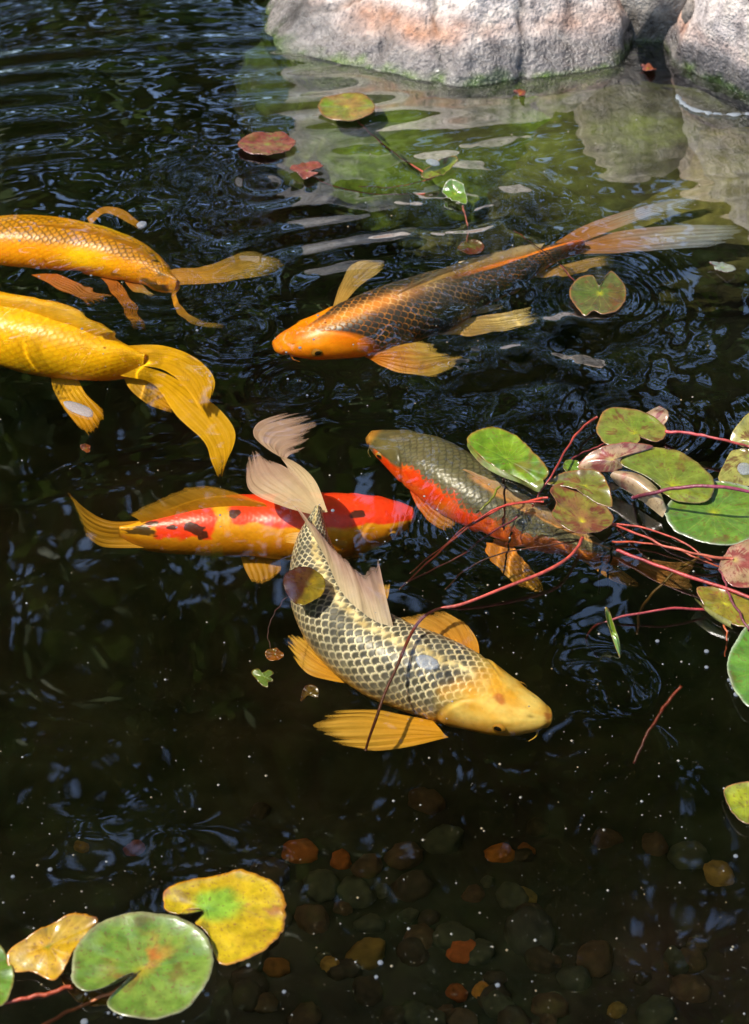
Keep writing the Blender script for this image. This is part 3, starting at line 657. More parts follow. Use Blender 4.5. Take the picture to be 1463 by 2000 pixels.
fin(C_, 'pectoral_fin', [[(640, 1066, -.26), (650, 1080, -.265), (662, 1096, -.27)], [(668, 1062, -.26), (676, 1078, -.265), (684, 1094, -.27)], [(695, 1060, -.26), (706, 1074, -.265), (708, 1086, -.27)]], Y0, S(214, 140, 30), Y2, nr=40, nt=14, rag=.06, seed=24, rays=12)
fin(C_, 'pelvic_fin', [[(500, 985, -.26), (492, 975, -.262), (480, 966, -.265)], [(515, 985, -.26), (508, 972, -.262), (500, 962, -.265)]], Y0, Y1, Y2, nr=16, nt=8, seed=25, rays=8)

# ---- grey backed, red bellied koi under the lily leaves
def colD(f):
    Lp = f.PH; n = f.s3(14); e = sstep(.62, .92, f.D)
    grey = mixc(S(96, 92, 66), S(66, 64, 48), e); grey = mixc(grey, S(120, 108, 72), np.clip(.2 + n, 0, 1) * .5)
    red = mixc(S(222, 66, 14), S(214, 116, 26), np.clip(.3 + 1.4 * f.s3(22), 0, 1) * .8)
    lim = 1.02 - .12 * sstep(.1, .6, f.U); red = mixc(red, S(150, 92, 44), sstep(.5, .72, f.U + .05 * n) * .85)
    c = mixc(grey, red, sstep(lim - .10, lim + .05, Lp + .35 * n + .12 * e))
    c = mixc(c, S(216, 136, 44), sstep(1.7, 2.3, np.abs(Lp)))
    hd = mixc(S(104, 94, 52), S(80, 78, 56), np.clip(.5 + f.s3(20), 0, 1)); hd = mixc(hd, red, sstep(1.05, 1.2, Lp + .25 * n) * sstep(.05, .09, f.U))
    hd = mixc(hd, S(190, 130, 40), sstep(.05, .02, f.U) * .6)
    c = mixc(hd, c, f.body)
    return mixc(c, S(214, 150, 84), np.exp(-((f.PH - .0) / .07) ** 2) * sstep(.40, .46, f.U) * .7)
zD = -.125
D_ = koi('grey backed koi with red belly half hidden beneath the lily leaves', [(716, 852, zD), (740, 858, zD), (790, 880, zD), (850, 916, zD), (915, 960, zD - .004), (985, 1003, zD - .01), (1055, 1036, zD - .016), (1120, 1060, zD - .022), (1180, 1082, zD - .028), (1235, 1100, zD - .032)], 1.10, .90, 320, 200, 34, colD, bump=.0008)
dorsal(D_, .38, .84, [.008, .022, .024, .020, .016, .010], -1.0, 1.3, S(222, 176, 120), S(226, 196, 150), S(206, 110, 56), nr=60, nt=16, seed=31, rays=18, streak=.4)
fin(D_, 'pectoral_fin', [[(796, 948, -.15), (812, 985, -.155), (840, 1020, -.16), (872, 1038, -.16)], [(812, 958, -.15), (840, 985, -.155), (870, 1008, -.16), (898, 1022, -.16)], [(828, 966, -.15), (862, 980, -.155), (892, 990, -.16), (920, 1000, -.16)]], S(214, 76, 16), S(222, 150, 50), S(150, 70, 14), nr=60, seed=32, rays=16, rag=.05)
fin(D_, 'pelvic_fin', [[(950, 1058, -.17), (950, 1085, -.18), (985, 1120, -.19), (1010, 1142, -.19)], [(975, 1056, -.17), (990, 1085, -.18), (1020, 1120, -.19), (1056, 1158, -.19)], [(998, 1056, -.17), (1015, 1085, -.18), (1040, 1115, -.19), (1062, 1142, -.19)]], S(216, 130, 30), S(206, 150, 44), S(140, 90, 20), nr=60, seed=33, rays=16, rag=.06)
fin(D_, 'anal_fin', [[(1110, 1078, -.19), (1150, 1105, -.195), (1200, 1135, -.20), (1246, 1148, -.20)], [(1150, 1088, -.19), (1185, 1100, -.195), (1220, 1118, -.20), (1250, 1142, -.20)]], S(206, 130, 44), S(190, 140, 60), S(130, 86, 30), nr=40, seed=34, rays=12, rag=.04)
fin(D_, 'tail_fin', [[[(1225, 1090, -.15), (1265, 1092, -.15), (1310, 1098, -.15), (1360, 1096, -.15)], [(1230, 1100, -.16), (1270, 1112, -.16), (1310, 1124, -.165), (1350, 1130, -.17)], [(1230, 1108, -.17), (1265, 1128, -.175), (1310, 1146, -.18), (1356, 1154, -.18)]]], S(170, 108, 44), S(150, 110, 60), S(100, 68, 30), nr=50, seed=35, rays=18, rag=.05, a1=.75)

# ---- bright yellow koi at the left
def colE(f):
    ap = np.abs(f.PH); e = sstep(.66, .95, f.D); n = f.s3(10)
    c = mixc(S(238, 180, 10), S(212, 146, 8), e * .6)
    c = mixc(c, S(238, 190, 24), np.clip(.4 + n, 0, 1) * .5)
    c = mixc(c, S(214, 136, 10), sstep(1.5, 2.2, ap)); return mixc(S(232, 172, 10), c, f.body)
zE = -.135
E_ = koi('bright yellow koi with a curled tail, its head out of view', [(-400, 600, zE), (-350, 600, zE), (-270, 604, zE), (-180, 612, zE), (-90, 624, zE), (0, 640, zE), (80, 660, zE), (150, 682, zE), (215, 702, zE), (285, 714, zE)], 1.22, 1.02, 320, 200, 34, colE, bump=.0009, ped=.75)
K0, K1, K2 = S(240, 182, 16), S(240, 184, 30), S(196, 132, 8)
fin(E_, 'tail_fin', [[[(238, 676, -.10), (300, 674, -.09), (350, 684, -.075), (394, 708, -.065), (419, 742, -.065), (413, 778, -.07)], [(242, 696, -.12), (310, 696, -.10), (350, 706, -.085), (385, 732, -.08), (400, 765, -.08), (402, 800, -.085)], [(244, 712, -.13), (305, 718, -.115), (335, 732, -.10), (360, 755, -.095), (382, 785, -.095), (398, 815, -.10)]],
    [[(240, 706, -.13), (320, 728, -.115), (380, 765, -.11), (430, 800, -.11), (460, 850, -.115), (434, 920, -.12)], [(240, 720, -.14), (315, 745, -.13), (370, 790, -.13), (415, 840, -.13), (436, 890, -.13), (432, 932, -.135)], [(236, 734, -.15), (300, 750, -.145), (345, 812, -.145), (398, 862, -.145), (412, 900, -.145), (426, 934, -.145)]]],
    K0, K1, K2, a0=1, a1=.92, nr=100, nt=44, wave=.0016, nw=4, rag=.08, seed=41, streak=.4, rays=22)
dorsal(E_, .42, .86, [.010, .034, .040, .040, .034, .024], -.9, 1.4, K0, S(238, 196, 60), K2, nr=60, nt=18, seed=42, rays=18, streak=.35, rag=.12)
fin(E_, 'pelvic_fin', [[(98, 722, -.19), (104, 760, -.195), (128, 802, -.20), (166, 848, -.205)], [(124, 728, -.19), (138, 766, -.195), (165, 805, -.20), (188, 850, -.205)], [(150, 734, -.19), (166, 766, -.195), (190, 790, -.20), (208, 806, -.205)]], K0, S(226, 156, 16), K2, nr=60, seed=43, rays=16, rag=.10, a1=.95)
fin(E_, 'anal_fin', [[(238, 730, -.18), (255, 760, -.185), (290, 790, -.19), (336, 806, -.19)], [(262, 728, -.17), (285, 752, -.175), (315, 775, -.18), (345, 800, -.18)], [(282, 728, -.16), (305, 745, -.165), (330, 765, -.17), (352, 785, -.17)]], K0, S(222, 156, 12), K2, nr=50, seed=44, rays=14, rag=.04, a1=.95)
fin(E_, 'pectoral_fin', [[(-70, 700, -.18), (-40, 704, -.185), (20, 703, -.19)], [(-80, 716, -.18), (-40, 720, -.185), (0, 716, -.19)]], K0, K1, K2, nr=30, nt=16, seed=45, rays=12)

# ---- deeper golden koi at the upper left
def colF(f):
    ap = np.abs(f.PH); e = sstep(.6, .9, f.D); n = f.s3(12)
    c = mixc(S(236, 164, 16), S(214, 134, 12), e * .5)
    net = np.clip(sstep(.80, .30, ap + .6 * n) * (.40 + .8 * e), 0, 1)
    c = mixc(c, S(74, 56, 16), net * .8)
    c = mixc(c, S(240, 200, 20), np.exp(-((f.U - .62) / .10) ** 2) * sstep(.5, .8, ap) * sstep(1.7, 1.2, ap) * .9)
    c = mixc(c, S(70, 60, 20), sstep(.3, .7, f.s3(26) + .25 * sstep(.66, .8, f.U)) * sstep(.6, .72, f.U) * .8)
    hd = mixc(S(214, 132, 14), S(176, 92, 10), np.clip(.4 + f.s3(20), 0, 1)); return mixc(hd, c, f.body)
zF = -.10
F_ = koi('golden koi with dark netted back beside the bright yellow one', [(-130, 478, zF), (-95, 474, zF), (-40, 468, zF), (40, 470, zF), (110, 476, zF), (175, 486, zF), (230, 500, zF), (280, 522, zF - .005), (318, 544, zF - .01), (345, 562, zF - .01)], 1.28, 1.05, 260, 160, 30, colF, bump=.0009, ped=.35)
Q0, Q1, Q2 = S(220, 150, 30), S(190, 160, 70), S(140, 106, 34)
fin(F_, 'tail_fin', [[[(300, 528, -.085), (410, 518, -.08), (470, 492, -.075), (498, 488, -.07)], [(305, 540, -.095), (410, 535, -.085), (480, 512, -.08), (556, 514, -.075)], [(310, 556, -.10), (410, 554, -.09), (470, 545, -.085), (530, 538, -.085)]],
    [[(345, 560, -.11), (352, 592, -.115), (385, 622, -.12), (440, 634, -.12)], [(336, 566, -.12), (344, 605, -.125), (380, 634, -.125), (436, 642, -.125)]]], Q0, Q1, Q2, nr=70, nt=34, seed=51, rays=22, a0=.85, a1=.62, rag=.04)
dorsal(F_, .38, .84, [.010, .022, .024, .022, .018, .012], -.7, 1.2, Q0, S(206, 150, 36), S(110, 84, 24), nr=60, nt=14, seed=52, rays=22)
fin(F_, 'pectoral_fin', [[(168, 426, -.11), (196, 405, -.10), (226, 406, -.10), (256, 420, -.10), (284, 442, -.10)], [(176, 440, -.115), (202, 416, -.105), (226, 420, -.105), (250, 432, -.105), (272, 446, -.105)]], S(206, 140, 30), S(196, 140, 40), Q2, nr=30, nt=24, seed=53, rays=8, a0=.9, a1=.8, rag=.05)
fin(F_, 'pelvic_fin', [[(196, 540, -.13), (215, 565, -.135), (242, 605, -.14), (262, 645, -.145)], [(226, 540, -.13), (245, 566, -.135), (268, 605, -.14), (286, 650, -.145)]], S(196, 104, 16), S(176, 120, 30), Q2, nr=40, seed=54, rays=12, a0=.9, a1=.7)
fin(F_, 'pectoral_fin', [[(60, 536, -.13), (100, 556, -.135), (150, 582, -.14), (176, 600, -.14)], [(110, 534, -.13), (150, 552, -.135), (195, 570, -.14), (228, 578, -.14)]], S(200, 106, 16), S(180, 110, 24), Q2, nr=40, seed=55, rays=14, a0=.9, a1=.75)
fin(F_, 'anal_fin', [[(240, 545, -.13), (262, 566, -.135), (300, 584, -.14)], [(262, 545, -.13), (280, 560, -.135), (304, 576, -.14)]], S(190, 104, 16), Q1, Q2, nr=20, nt=14, seed=56, rays=8)

# ------------------------------------------------------------------ water lily leaves
GREEN = dict(a=S(112, 142, 40), b=S(88, 128, 42), spot=S(120, 70, 40), k=.18, rim=S(150, 120, 60), vein=S(150, 170, 70), mid=S(190, 190, 40), under=S(150, 150, 96))
LIME = dict(a=S(128, 156, 34), b=S(98, 134, 30), spot=S(150, 96, 40), k=.06, rim=S(160, 110, 50), vein=S(160, 188, 70), mid=S(150, 180, 50), under=S(150, 152, 78))
MOTTLE = dict(a=S(124, 144, 46), b=S(138, 138, 56), spot=S(122, 64, 44), k=.28, rim=S(170, 110, 64), vein=S(150, 150, 66), mid=S(206, 200, 40), under=S(190, 150, 130))
REDDISH = dict(a=S(128, 128, 44), b=S(146, 100, 60), spot=S(122, 56, 44), k=.40, rim=S(150, 84, 60), vein=S(150, 130, 50), mid=S(210, 200, 40), under=S(170, 110, 90))
RUSSET = dict(a=S(150, 96, 74), b=S(126, 120, 58), spot=S(140, 70, 60), k=.5, rim=S(150, 90, 76), vein=S(150, 150, 80), mid=S(140, 170, 60), under=S(150, 90, 80))
PINK = dict(a=S(196, 152, 124), b=S(180, 150, 104), spot=S(150, 66, 62), k=.45, rim=S(170, 90, 70), vein=S(204, 168, 120), mid=S(196, 180, 70), under=S(190, 140, 120))
STRAW = dict(a=S(172, 164, 86), b=S(150, 150, 74), spot=S(104, 64, 40), k=.36, rim=S(170, 150, 80), vein=S(190, 186, 110), mid=S(180, 190, 70), under=S(160, 150, 90))
YELLOW = dict(a=S(214, 186, 28), b=S(196, 160, 28), spot=S(136, 130, 30), k=.34, rim=S(190, 110, 20), vein=S(216, 180, 50), mid=S(110, 140, 30), under=S(190, 140, 40))
BROWN = dict(a=S(74, 34, 26), b=S(120, 96, 20), spot=S(60, 26, 24), k=.4, rim=S(84, 40, 30), vein=S(110, 80, 24), mid=S(150, 130, 50), under=S(70, 40, 30))
def leaf_colours(st, ang, t, pos, seed, top=True, extra=None):
    n = fbm(pos[:, 0] * 22 + seed, pos[:, 1] * 22, seed * .37, 4); n2 = fbm(pos[:, 0] * 60, pos[:, 1] * 60 + seed, 1.7, 3)
    ca, sa = np.cos(ang), np.sin(ang)
    streak = fbm(ca * 9 + seed, sa * 9, t * 2.2, 3) * .55 + .6 * fbm(pos[:, 0] * 38 + seed, pos[:, 1] * 38, 6.1, 3)                    # drawn out along the ribs
    c = mixc(st['a'], st['b'], np.clip(.5 + 1.4 * n, 0, 1))
    k = st['k']
    c = mixc(c, st['spot'], np.clip(sstep(.42 - k, .62 - k, .55 * n2 + .55 * streak) * min(1, .45 + k), 0, 1) * sstep(.05, .3, t))
    fl = perlin(pos[:, 0] * 150, pos[:, 1] * 150, seed + .2)
    c = mixc(c, st['spot'] * .8, sstep(.52, .62, fl) * (.3 + k))
    nv = 17; va = np.abs(((ang / (2 * np.pi) * nv + .18 * perlin(t * 4, ang * 1.5, seed)) % 1) - .5)
    c = mixc(c, st['vein'], sstep(.05, .015, va * (.25 + t)) * .34 * sstep(.0, .15, t))
    wear = sstep(.30, .46, fbm(pos[:, 0] * 24 + seed * 2, pos[:, 1] * 24, seed + 7.7, 4)); c = mixc(c, S(112, 74, 36), wear * .55)
    c = mixc(c, st['mid'], np.exp(-(t / .09) ** 2) * .8)
    c = mixc(c, st['rim'], sstep(.93, .99, t + .02 * n) * .8)
    return c * .44
def lily(label, centre, outline, st, group='water lily leaves', seed=0, curl=.002, wav=.0045, z=.007, parent=None, name='lily_leaf', ragged=0.018, tint=None, nseg=160, nring=18):
    c0 = P(centre[0], centre[1], centre[2] if len(centre) > 2 else z)
    O = spline(np.array([P(p[0], p[1], p[2] if len(p) > 2 else z) for p in outline]), nseg, closed=True)
    if ragged:
        O = c0 + (O - c0) * (1 + ragged * perlin(np.arange(nseg) * .45, seed + .3))[:, None]
    t = np.linspace(0, 1, nring) ** .85
    T_, _ = np.meshgrid(t, np.arange(nseg), indexing='ij')
    V = c0 + (O - c0)[None] * T_[..., None]
    d = (O - c0); ang = np.arctan2(d[:, 1], d[:, 0]); A_ = np.tile(ang, (nring, 1))
    zz = c0[2] + (O[:, 2] - c0[2])[None] * T_ ** 1.6
    zz = c0[2] + (O[:, 2] - c0[2])[None] * T_ ** 2.2
    V[..., 2] = zz + curl * T_ ** 7 + wav * T_ ** 2 * perlin(np.cos(A_) * 1.8 + seed, np.sin(A_) * 1.8, seed) + .0022 * T_ * perlin(V[..., 0] * 28 + seed, V[..., 1] * 28, seed) + .00015 * np.cos(A_ * 17) * T_ * (1 - T_)* 2 - .0012 * np.exp(-(T_ / .12) ** 2)
    V[..., 2] = np.maximum(V[..., 2], (z - .004) if z > 0 else -9)
    pos = V.reshape(-1, 3); col = leaf_colours(st, A_.ravel(), T_.ravel(), pos, seed)
    if tint is not None: col = tint(col, pos, c0)
    bot = pos - np.array([0, 0, .0014]); n = len(pos)
    bc = .43 * mixc(np.tile(st['under'], (n, 1)), st['spot'], sstep(.35, .5, perlin(pos[:, 0] * 120, pos[:, 1] * 120, 3.)) * .5)
    f1 = grid_faces(nring, nseg, True); f2 = f1[:, ::-1] + n
    e = np.arange(nseg) + (nring - 1) * nseg; e2 = np.roll(e, -1)
    f3 = np.stack([e, e + n, e2 + n, e2], 1)
    blade_parent = parent
    if parent is None:
        blade_parent = empty(name); tag(blade_parent, label, 'lily leaf', group)
        o = build('blade', np.vstack([pos, bot]), np.vstack([f1, f2, f3]), M_LEAF, np.vstack([col, bc]), blade_parent)
    else:
        o = build(name, np.vstack([pos, bot]), np.vstack([f1, f2, f3]), M_LEAF, np.vstack([col, bc]), parent)
    return blade_parent
RED, ORG, MAG, DRK = S(186, 70, 56), S(178, 92, 44), S(150, 56, 78), S(84, 34, 28)
def stem(pts, r, c0, c1=None, parent=None, label=None, name='stem', n=40):
    p = spline(PP(pts), n); qk = np.linspace(0, 1, n); kn = np.stack([perlin(qk * 7, pts[0][0] * .31 + k_, k_ * 3.1) for k_ in range(3)], 1) * np.array([.003, .003, .0015]); kn[0] = 0; p = p + kn; c1 = c0 if c1 is None else c1
    q = np.linspace(0, 1, n); nn = perlin(q * 9, pts[0][0] * .13)
    col = mixc(np.tile(c0, (n, 1)), c1, sstep(.2, .9, q)) * .44 * (1 + .5 * nn)[:, None]; r = r * .56
    rad = r * (1.1 - .25 * q) * (1 + .22 * perlin(q * 8, pts[0][1] * .17))
    if parent is None:
        o = tube_obj('lily_stalk', p, rad, M_STEM, col, None, 10); return tag(o, label, 'stalk', 'loose lily stalks')
    return tube_obj(name, p, rad, M_STEM, col, parent, 10)
def flap(parent, guides, st, seed, nr=40, nt=20):
    """a part of a leaf that has folded over and shows its pale underside"""
    V, s, t = fin_grid(guides, nr, nt, 0, 3, 0, seed)
    pos = V.reshape(-1, 3); Sg, Tg = np.meshgrid(s, t, indexing='ij')
    col = leaf_colours(st, (Sg.ravel() - .5) * 1.2, .25 + .6 * Tg.ravel(), pos, seed)
    n = len(pos); du = np.gradient(V, axis=0); dv = np.gradient(V, axis=1); nn = np.cross(du, dv); nn /= np.linalg.norm(nn, axis=2)[..., None] + 1e-9
    f1 = grid_faces(nr, nt)
    return build('folded_edge', np.vstack([pos, pos - nn.reshape(-1, 3) * .0013]), np.vstack([f1, f1[:, ::-1] + n]), M_LEAF, np.vstack([col, col]), parent)
def oval(cx, cy, rx, ry, n=14, rot=0, notch=None):
    out = []
    for k in range(n):
        a = 2 * math.pi * k / n
        out.append((cx + rx * math.cos(a), cy + ry * math.sin(a)))
    return out

# far group by the boulders
l = lily('round green leaf before the widest boulder, a red stem trailing from it', (676, 208), oval(677, 210, 56, 27), GREEN | dict(b=S(160, 126, 60), k=.12, rim=S(150, 90, 60)), seed=1)
stem([(699, 237, -.004), (725, 262, -.006), (758, 290, -.004), (795, 316, -.002), (828, 338, .003)], .0034, S(170, 84, 50), S(186, 84, 60), l)
lily('russet oval leaf with ragged rim and green centre on dark water', (522, 281), [(465, 283), (484, 267), (525, 260), (556, 262), (578, 279), (566, 293), (539, 302), (515, 304), (481, 299)], RUSSET, seed=2, ragged=.05)
l = lily('small torn reddish leaf with a long orange stem across the water', (600, 333), [(566, 329), (594, 319), (621, 319), (630, 327), (604, 334), (621, 338), (600, 349), (587, 344)], RUSSET | dict(a=S(160, 90, 76), b=S(150, 84, 70)), seed=3, ragged=.08)
stem([(604, 342, 0), (638, 358, -.004), (689, 372, -.004), (723, 377, -.004), (780, 379, -.006), (829, 378, 0)], .0028, S(180, 84, 46), S(176, 74, 44), l)
l = lily('small folded green and pink leaf where two red stems meet', (852, 333), [(829, 334, .012), (860, 314, .022), (887, 307, .020), (893, 317, .012), (862, 343, .006), (826, 349, .006)], MOTTLE, seed=4)
stem([(850, 345, .0), (830, 352, -.004), (790, 362, -.008), (760, 366, -.01), (700, 362, -.02)], .0022, S(170, 84, 46), DRK, l)
l = lily('small upright green leaf with a white rim above a submerged one', (888, 378), [(864, 375, .006), (881, 352, .020), (901, 358, .022), (908, 375, .012), (912, 397, .006), (894, 396, .006)], GREEN | dict(rim=S(190, 190, 170)), seed=5)
stem([(905, 402, .002), (913, 437, -.006), (914, 472, -.012)], .0028, S(150, 84, 60), S(150, 90, 70), l)
lily('dim small leaf lying under the water behind the orange headed koi', (920, 480, -.02), [(894, 484, -.02), (905, 473, -.02), (930, 470, -.02), (946, 480, -.02), (938, 492, -.02), (912, 494, -.02)], RUSSET, seed=6, z=-.02)
l = lily('heart shaped mottled leaf with a deep notch, alone behind the koi', (1172, 572), [(1113, 579), (1115, 562), (1129, 546), (1157, 541), (1170, 560), (1184, 541), (1197, 532), (1219, 555), (1222, 582), (1209, 605), (1179, 615), (1160, 609), (1142, 619), (1125, 600)], MOTTLE | dict(a=S(92, 112, 44), b=S(100, 96, 50), k=.22), seed=7)
stem([(1122, 548, .004), (1085, 508, -.003), (1038, 474, -.004), (1004, 451, -.01)], .0022, S(110, 46, 36), S(130, 60, 40), l)

# the cluster on the right
l = lily('mottled round leaf with a yellow centre and pink leaf tip behind it', (1239, 846), [(1165, 836), (1178, 808), (1202, 798), (1237, 799), (1264, 807), (1287, 818), (1302, 839), (1296, 856), (1282, 864), (1264, 860), (1248, 851), (1250, 862), (1240, 868), (1222, 870), (1187, 869), (1169, 852)], MOTTLE, seed=8, z=.010)
flap(l, [[(1262, 806, .010), (1275, 799, .022), (1288, 793, .034)], [(1278, 814, .012), (1292, 806, .022), (1302, 802, .030)], [(1296, 830, .012), (1302, 822, .018), (1307, 812, .022)]], PINK, 8)
stem([(1166, 815, .012), (1135, 840, .02), (1105, 880, .03), (1075, 930, .025), (1052, 962, .006), (1038, 990, -.02)], .0030, S(184, 74, 56), S(150, 50, 40), l)
l = lily('large green leaf with white sheen and a folded beige edge', (1312, 948, .020), [(1211, 905, .022), (1222, 889, .024), (1249, 880, .024), (1285, 877, .022), (1320, 883, .022), (1350, 897, .022), (1376, 918, .020), (1394, 942, .018), (1391, 969, .014), (1374, 983, .012), (1326, 981, .012), (1302, 970, .014), (1285, 950, .018), (1261, 932, .022), (1234, 918, .022)], GREEN | dict(a=S(136, 146, 44), b=S(120, 134, 50)), seed=9, wav=.004, z=.012)
flap(l, [[(1214, 921, .030), (1200, 922, .034), (1193, 929, .028), (1206, 945, .012)], [(1245, 927, .030), (1236, 932, .040), (1228, 942, .032), (1224, 956, .012)], [(1272, 944, .028), (1266, 954, .038), (1258, 962, .03), (1250, 974, .010)], [(1290, 966, .022), (1290, 975, .030), (1282, 985, .022), (1278, 996, .008)], [(1297, 984, .014), (1300, 994, .016), (1298, 1003, .012), (1295, 1010, .006)]], PINK | dict(a=S(204, 176, 128), b=S(196, 160, 124), k=.3), 10)
l2 = lily('pink underside of an upturned leaf between the mottled leaf and the sheeny leaf', (1196, 898, .030), [(1131, 917, .008), (1142, 895, .022), (1169, 878, .034), (1208, 867, .040), (1252, 869, .034), (1276, 876, .026), (1249, 881, .026), (1222, 890, .026), (1211, 904, .022), (1214, 919, .014), (1178, 925, .008)], PINK, seed=10, z=.008)
stem([(1135, 905, .008), (1118, 896, .004), (1160, 875, .004), (1190, 862, .006)], .0024, S(130, 50, 46), S(150, 60, 56), l2)
lily('small green leaf tucked beside the pink upturned leaf', (1115, 912), [(1100, 916), (1104, 902), (1120, 899), (1131, 906), (1130, 922), (1114, 926)], GREEN, seed=11)
l = lily('broad green leaf crossed by an arching magenta stem', (1393, 1000), [(1297, 1008), (1304, 986), (1330, 964), (1362, 948), (1397, 941), (1430, 945), (1462, 954), (1492, 975), (1500, 1012), (1484, 1046), (1444, 1064), (1400, 1066), (1370, 1060), (1341, 1047), (1314, 1034)], GREEN | dict(a=S(112, 146, 48), b=S(96, 134, 50), rim=S(200, 200, 180)), seed=12, z=.008, curl=.003)
stem([(1236, 972, .004), (1260, 966, .03), (1330, 952, .06), (1400, 951, .07), (1470, 962, .06), (1520, 980, .04)], .0046, S(120, 46, 60), S(168, 74, 100), l)
l = lily('wet brown green leaf lying behind the leaf with a yellow star centre', (1142, 948, .016), [(1067, 942, .014), (1098, 925, .02), (1134, 918, .022), (1169, 924, .02), (1187, 950, .016), (1196, 988, .012), (1170, 984, .012), (1140, 966, .014), (1105, 952, .014)], MOTTLE | dict(a=S(116, 108, 36), b=S(130, 130, 54)), seed=13, z=.010)
l = lily('red brown leaf with a yellow star centre over the koi\'s back', (1137, 1018), [(1077, 1006), (1086, 985), (1074, 962), (1104, 948), (1148, 963), (1178, 986), (1197, 1010), (1193, 1027), (1172, 1040), (1145, 1047), (1113, 1041), (1088, 1025)], REDDISH, seed=14, z=.010, curl=.004)
stem([(1138, 1050, .004), (1128, 1072, .014), (1090, 1102, .022), (1000, 1142, .016), (900, 1180, .004), (850, 1192, -.004), (812, 1222, -.012), (775, 1300, -.016), (738, 1390, -.045), (714, 1466, -.10)], .0040, S(206, 84, 66), S(96, 48, 30), l, n=70)
l = lily('bright lime cupped leaf raised beside the grey backed koi', (990, 896, .012), [(912, 860, .010), (929, 840, .016), (966, 835, .018), (1008, 848, .022), (1034, 874, .028), (1065, 908, .034), (1072, 924, .032), (1060, 938, .016), (1040, 946, .010), (1005, 930, .008), (965, 912, .008), (936, 890, .008)], LIME, seed=15, z=.007, curl=.0)
flap(l, [[(914, 864, .012), (914, 872, .006), (920, 884, .004)], [(938, 892, .012), (940, 902, .006), (946, 912, .004)], [(968, 912, .012), (974, 924, .008), (984, 932, .006)], [(1004, 929, .014), (1016, 940, .010), (1024, 946, .008)], [(1036, 944, .018), (1044, 952, .016), (1050, 960, .012)], [(1060, 936, .022), (1062, 946, .02), (1056, 956, .014)]], LIME | dict(a=S(136, 140, 54), b=S(120, 128, 44), k=.1), 16)
stem([(984, 934, .004), (985, 950, -.02), (986, 985, -.05), (984, 1040, -.10)], .0030, S(60, 34, 24), DRK, l)
stem([(976, 950, -.002), (962, 972, .002), (945, 992, .002), (928, 1002, -.01)], .0030, S(130, 130, 30), S(110, 110, 26), l)
# leaves at the right edge
l = lily('straw coloured speckled leaf standing above the foam spotted one', (1466, 860, .02), [(1427, 862, .010), (1432, 842, .02), (1446, 824, .028), (1464, 808, .03), (1500, 806, .03), (1520, 840, .02), (1500, 876, .012), (1456, 874, .010)], STRAW, seed=17, z=.01)
stem([(1300, 842, .012), (1340, 845, .022), (1400, 856, .03), (1462, 872, .02)], .0040, S(196, 80, 80), S(184, 74, 66), l)
l = lily('straw coloured speckled leaf with a round foam spot on it', (1466, 888, .014), [(1430, 882, .012), (1414, 908, .010), (1403, 932, .008), (1412, 944, .008), (1444, 950, .008), (1480, 944, .008), (1510, 915, .01), (1500, 882, .014), (1464, 876, .016)], STRAW, seed=18, z=.009)
l = lily('pink veined leaf underside below the broad green leaf', (1434, 1092, .012), [(1424, 1073, .010), (1444, 1061, .012), (1482, 1056, .012), (1500, 1100, .01), (1490, 1140, .008), (1456, 1148, .008), (1426, 1144, .008), (1410, 1124, .008), (1405, 1104, .009)], PINK | dict(vein=S(150, 70, 60)), seed=19, z=.009)
stem([(1432, 1092, .012), (1380, 1086, .018), (1300, 1066, .02), (1240, 1040, .012), (1196, 1024, .0)], .0034, S(196, 100, 72), S(180, 70, 52), l)
l = lily('yellow green leaf with red blush folded along its lower edge', (1415, 1178, .01), [(1361, 1152, .010), (1385, 1146, .012), (1412, 1150, .012), (1463, 1166, .012), (1490, 1190, .01), (1470, 1222, .008), (1448, 1224, .008), (1415, 1212, .007), (1384, 1194, .007), (1366, 1170, .008)], MOTTLE | dict(a=S(140, 140, 44), b=S(160, 130, 44), spot=S(150, 70, 44)), seed=20, z=.008)
flap(l, [[(1357, 1167, .02), (1360, 1172, .014), (1366, 1178, .008)], [(1390, 1192, .02), (1388, 1198, .014), (1392, 1204, .008)], [(1430, 1214, .018), (1428, 1222, .012), (1432, 1228, .008)]], STRAW, 21, 30, 8)
stem([(1380, 1190, .008), (1320, 1188, .016), (1250, 1196, .012), (1190, 1212, .002), (1156, 1228, -.02), (1148, 1252, -.05), (1165, 1282, -.10)], .0030, S(180, 66, 66), S(60, 30, 24), l)
lily('big plain green leaf with bubbles along its rim', (1502, 1305), [(1456, 1227), (1438, 1254), (1424, 1280), (1420, 1310), (1430, 1340), (1444, 1366), (1466, 1388), (1540, 1392), (1585, 1340), (1580, 1270), (1530, 1218), (1480, 1215)], GREEN | dict(a=S(106, 152, 56), b=S(96, 146, 52), k=.05, rim=S(190, 200, 170)), seed=22, z=.008, curl=.003)
lily('small yellow green leaf with a reddish rim alone near the pebbles', (1455, 1572), [(1413, 1550), (1430, 1537), (1463, 1531), (1500, 1540), (1515, 1575), (1490, 1606), (1458, 1613), (1432, 1592)], GREEN | dict(a=S(160, 164, 40), b=S(140, 150, 40), rim=S(170, 90, 80)), seed=23, curl=.004)
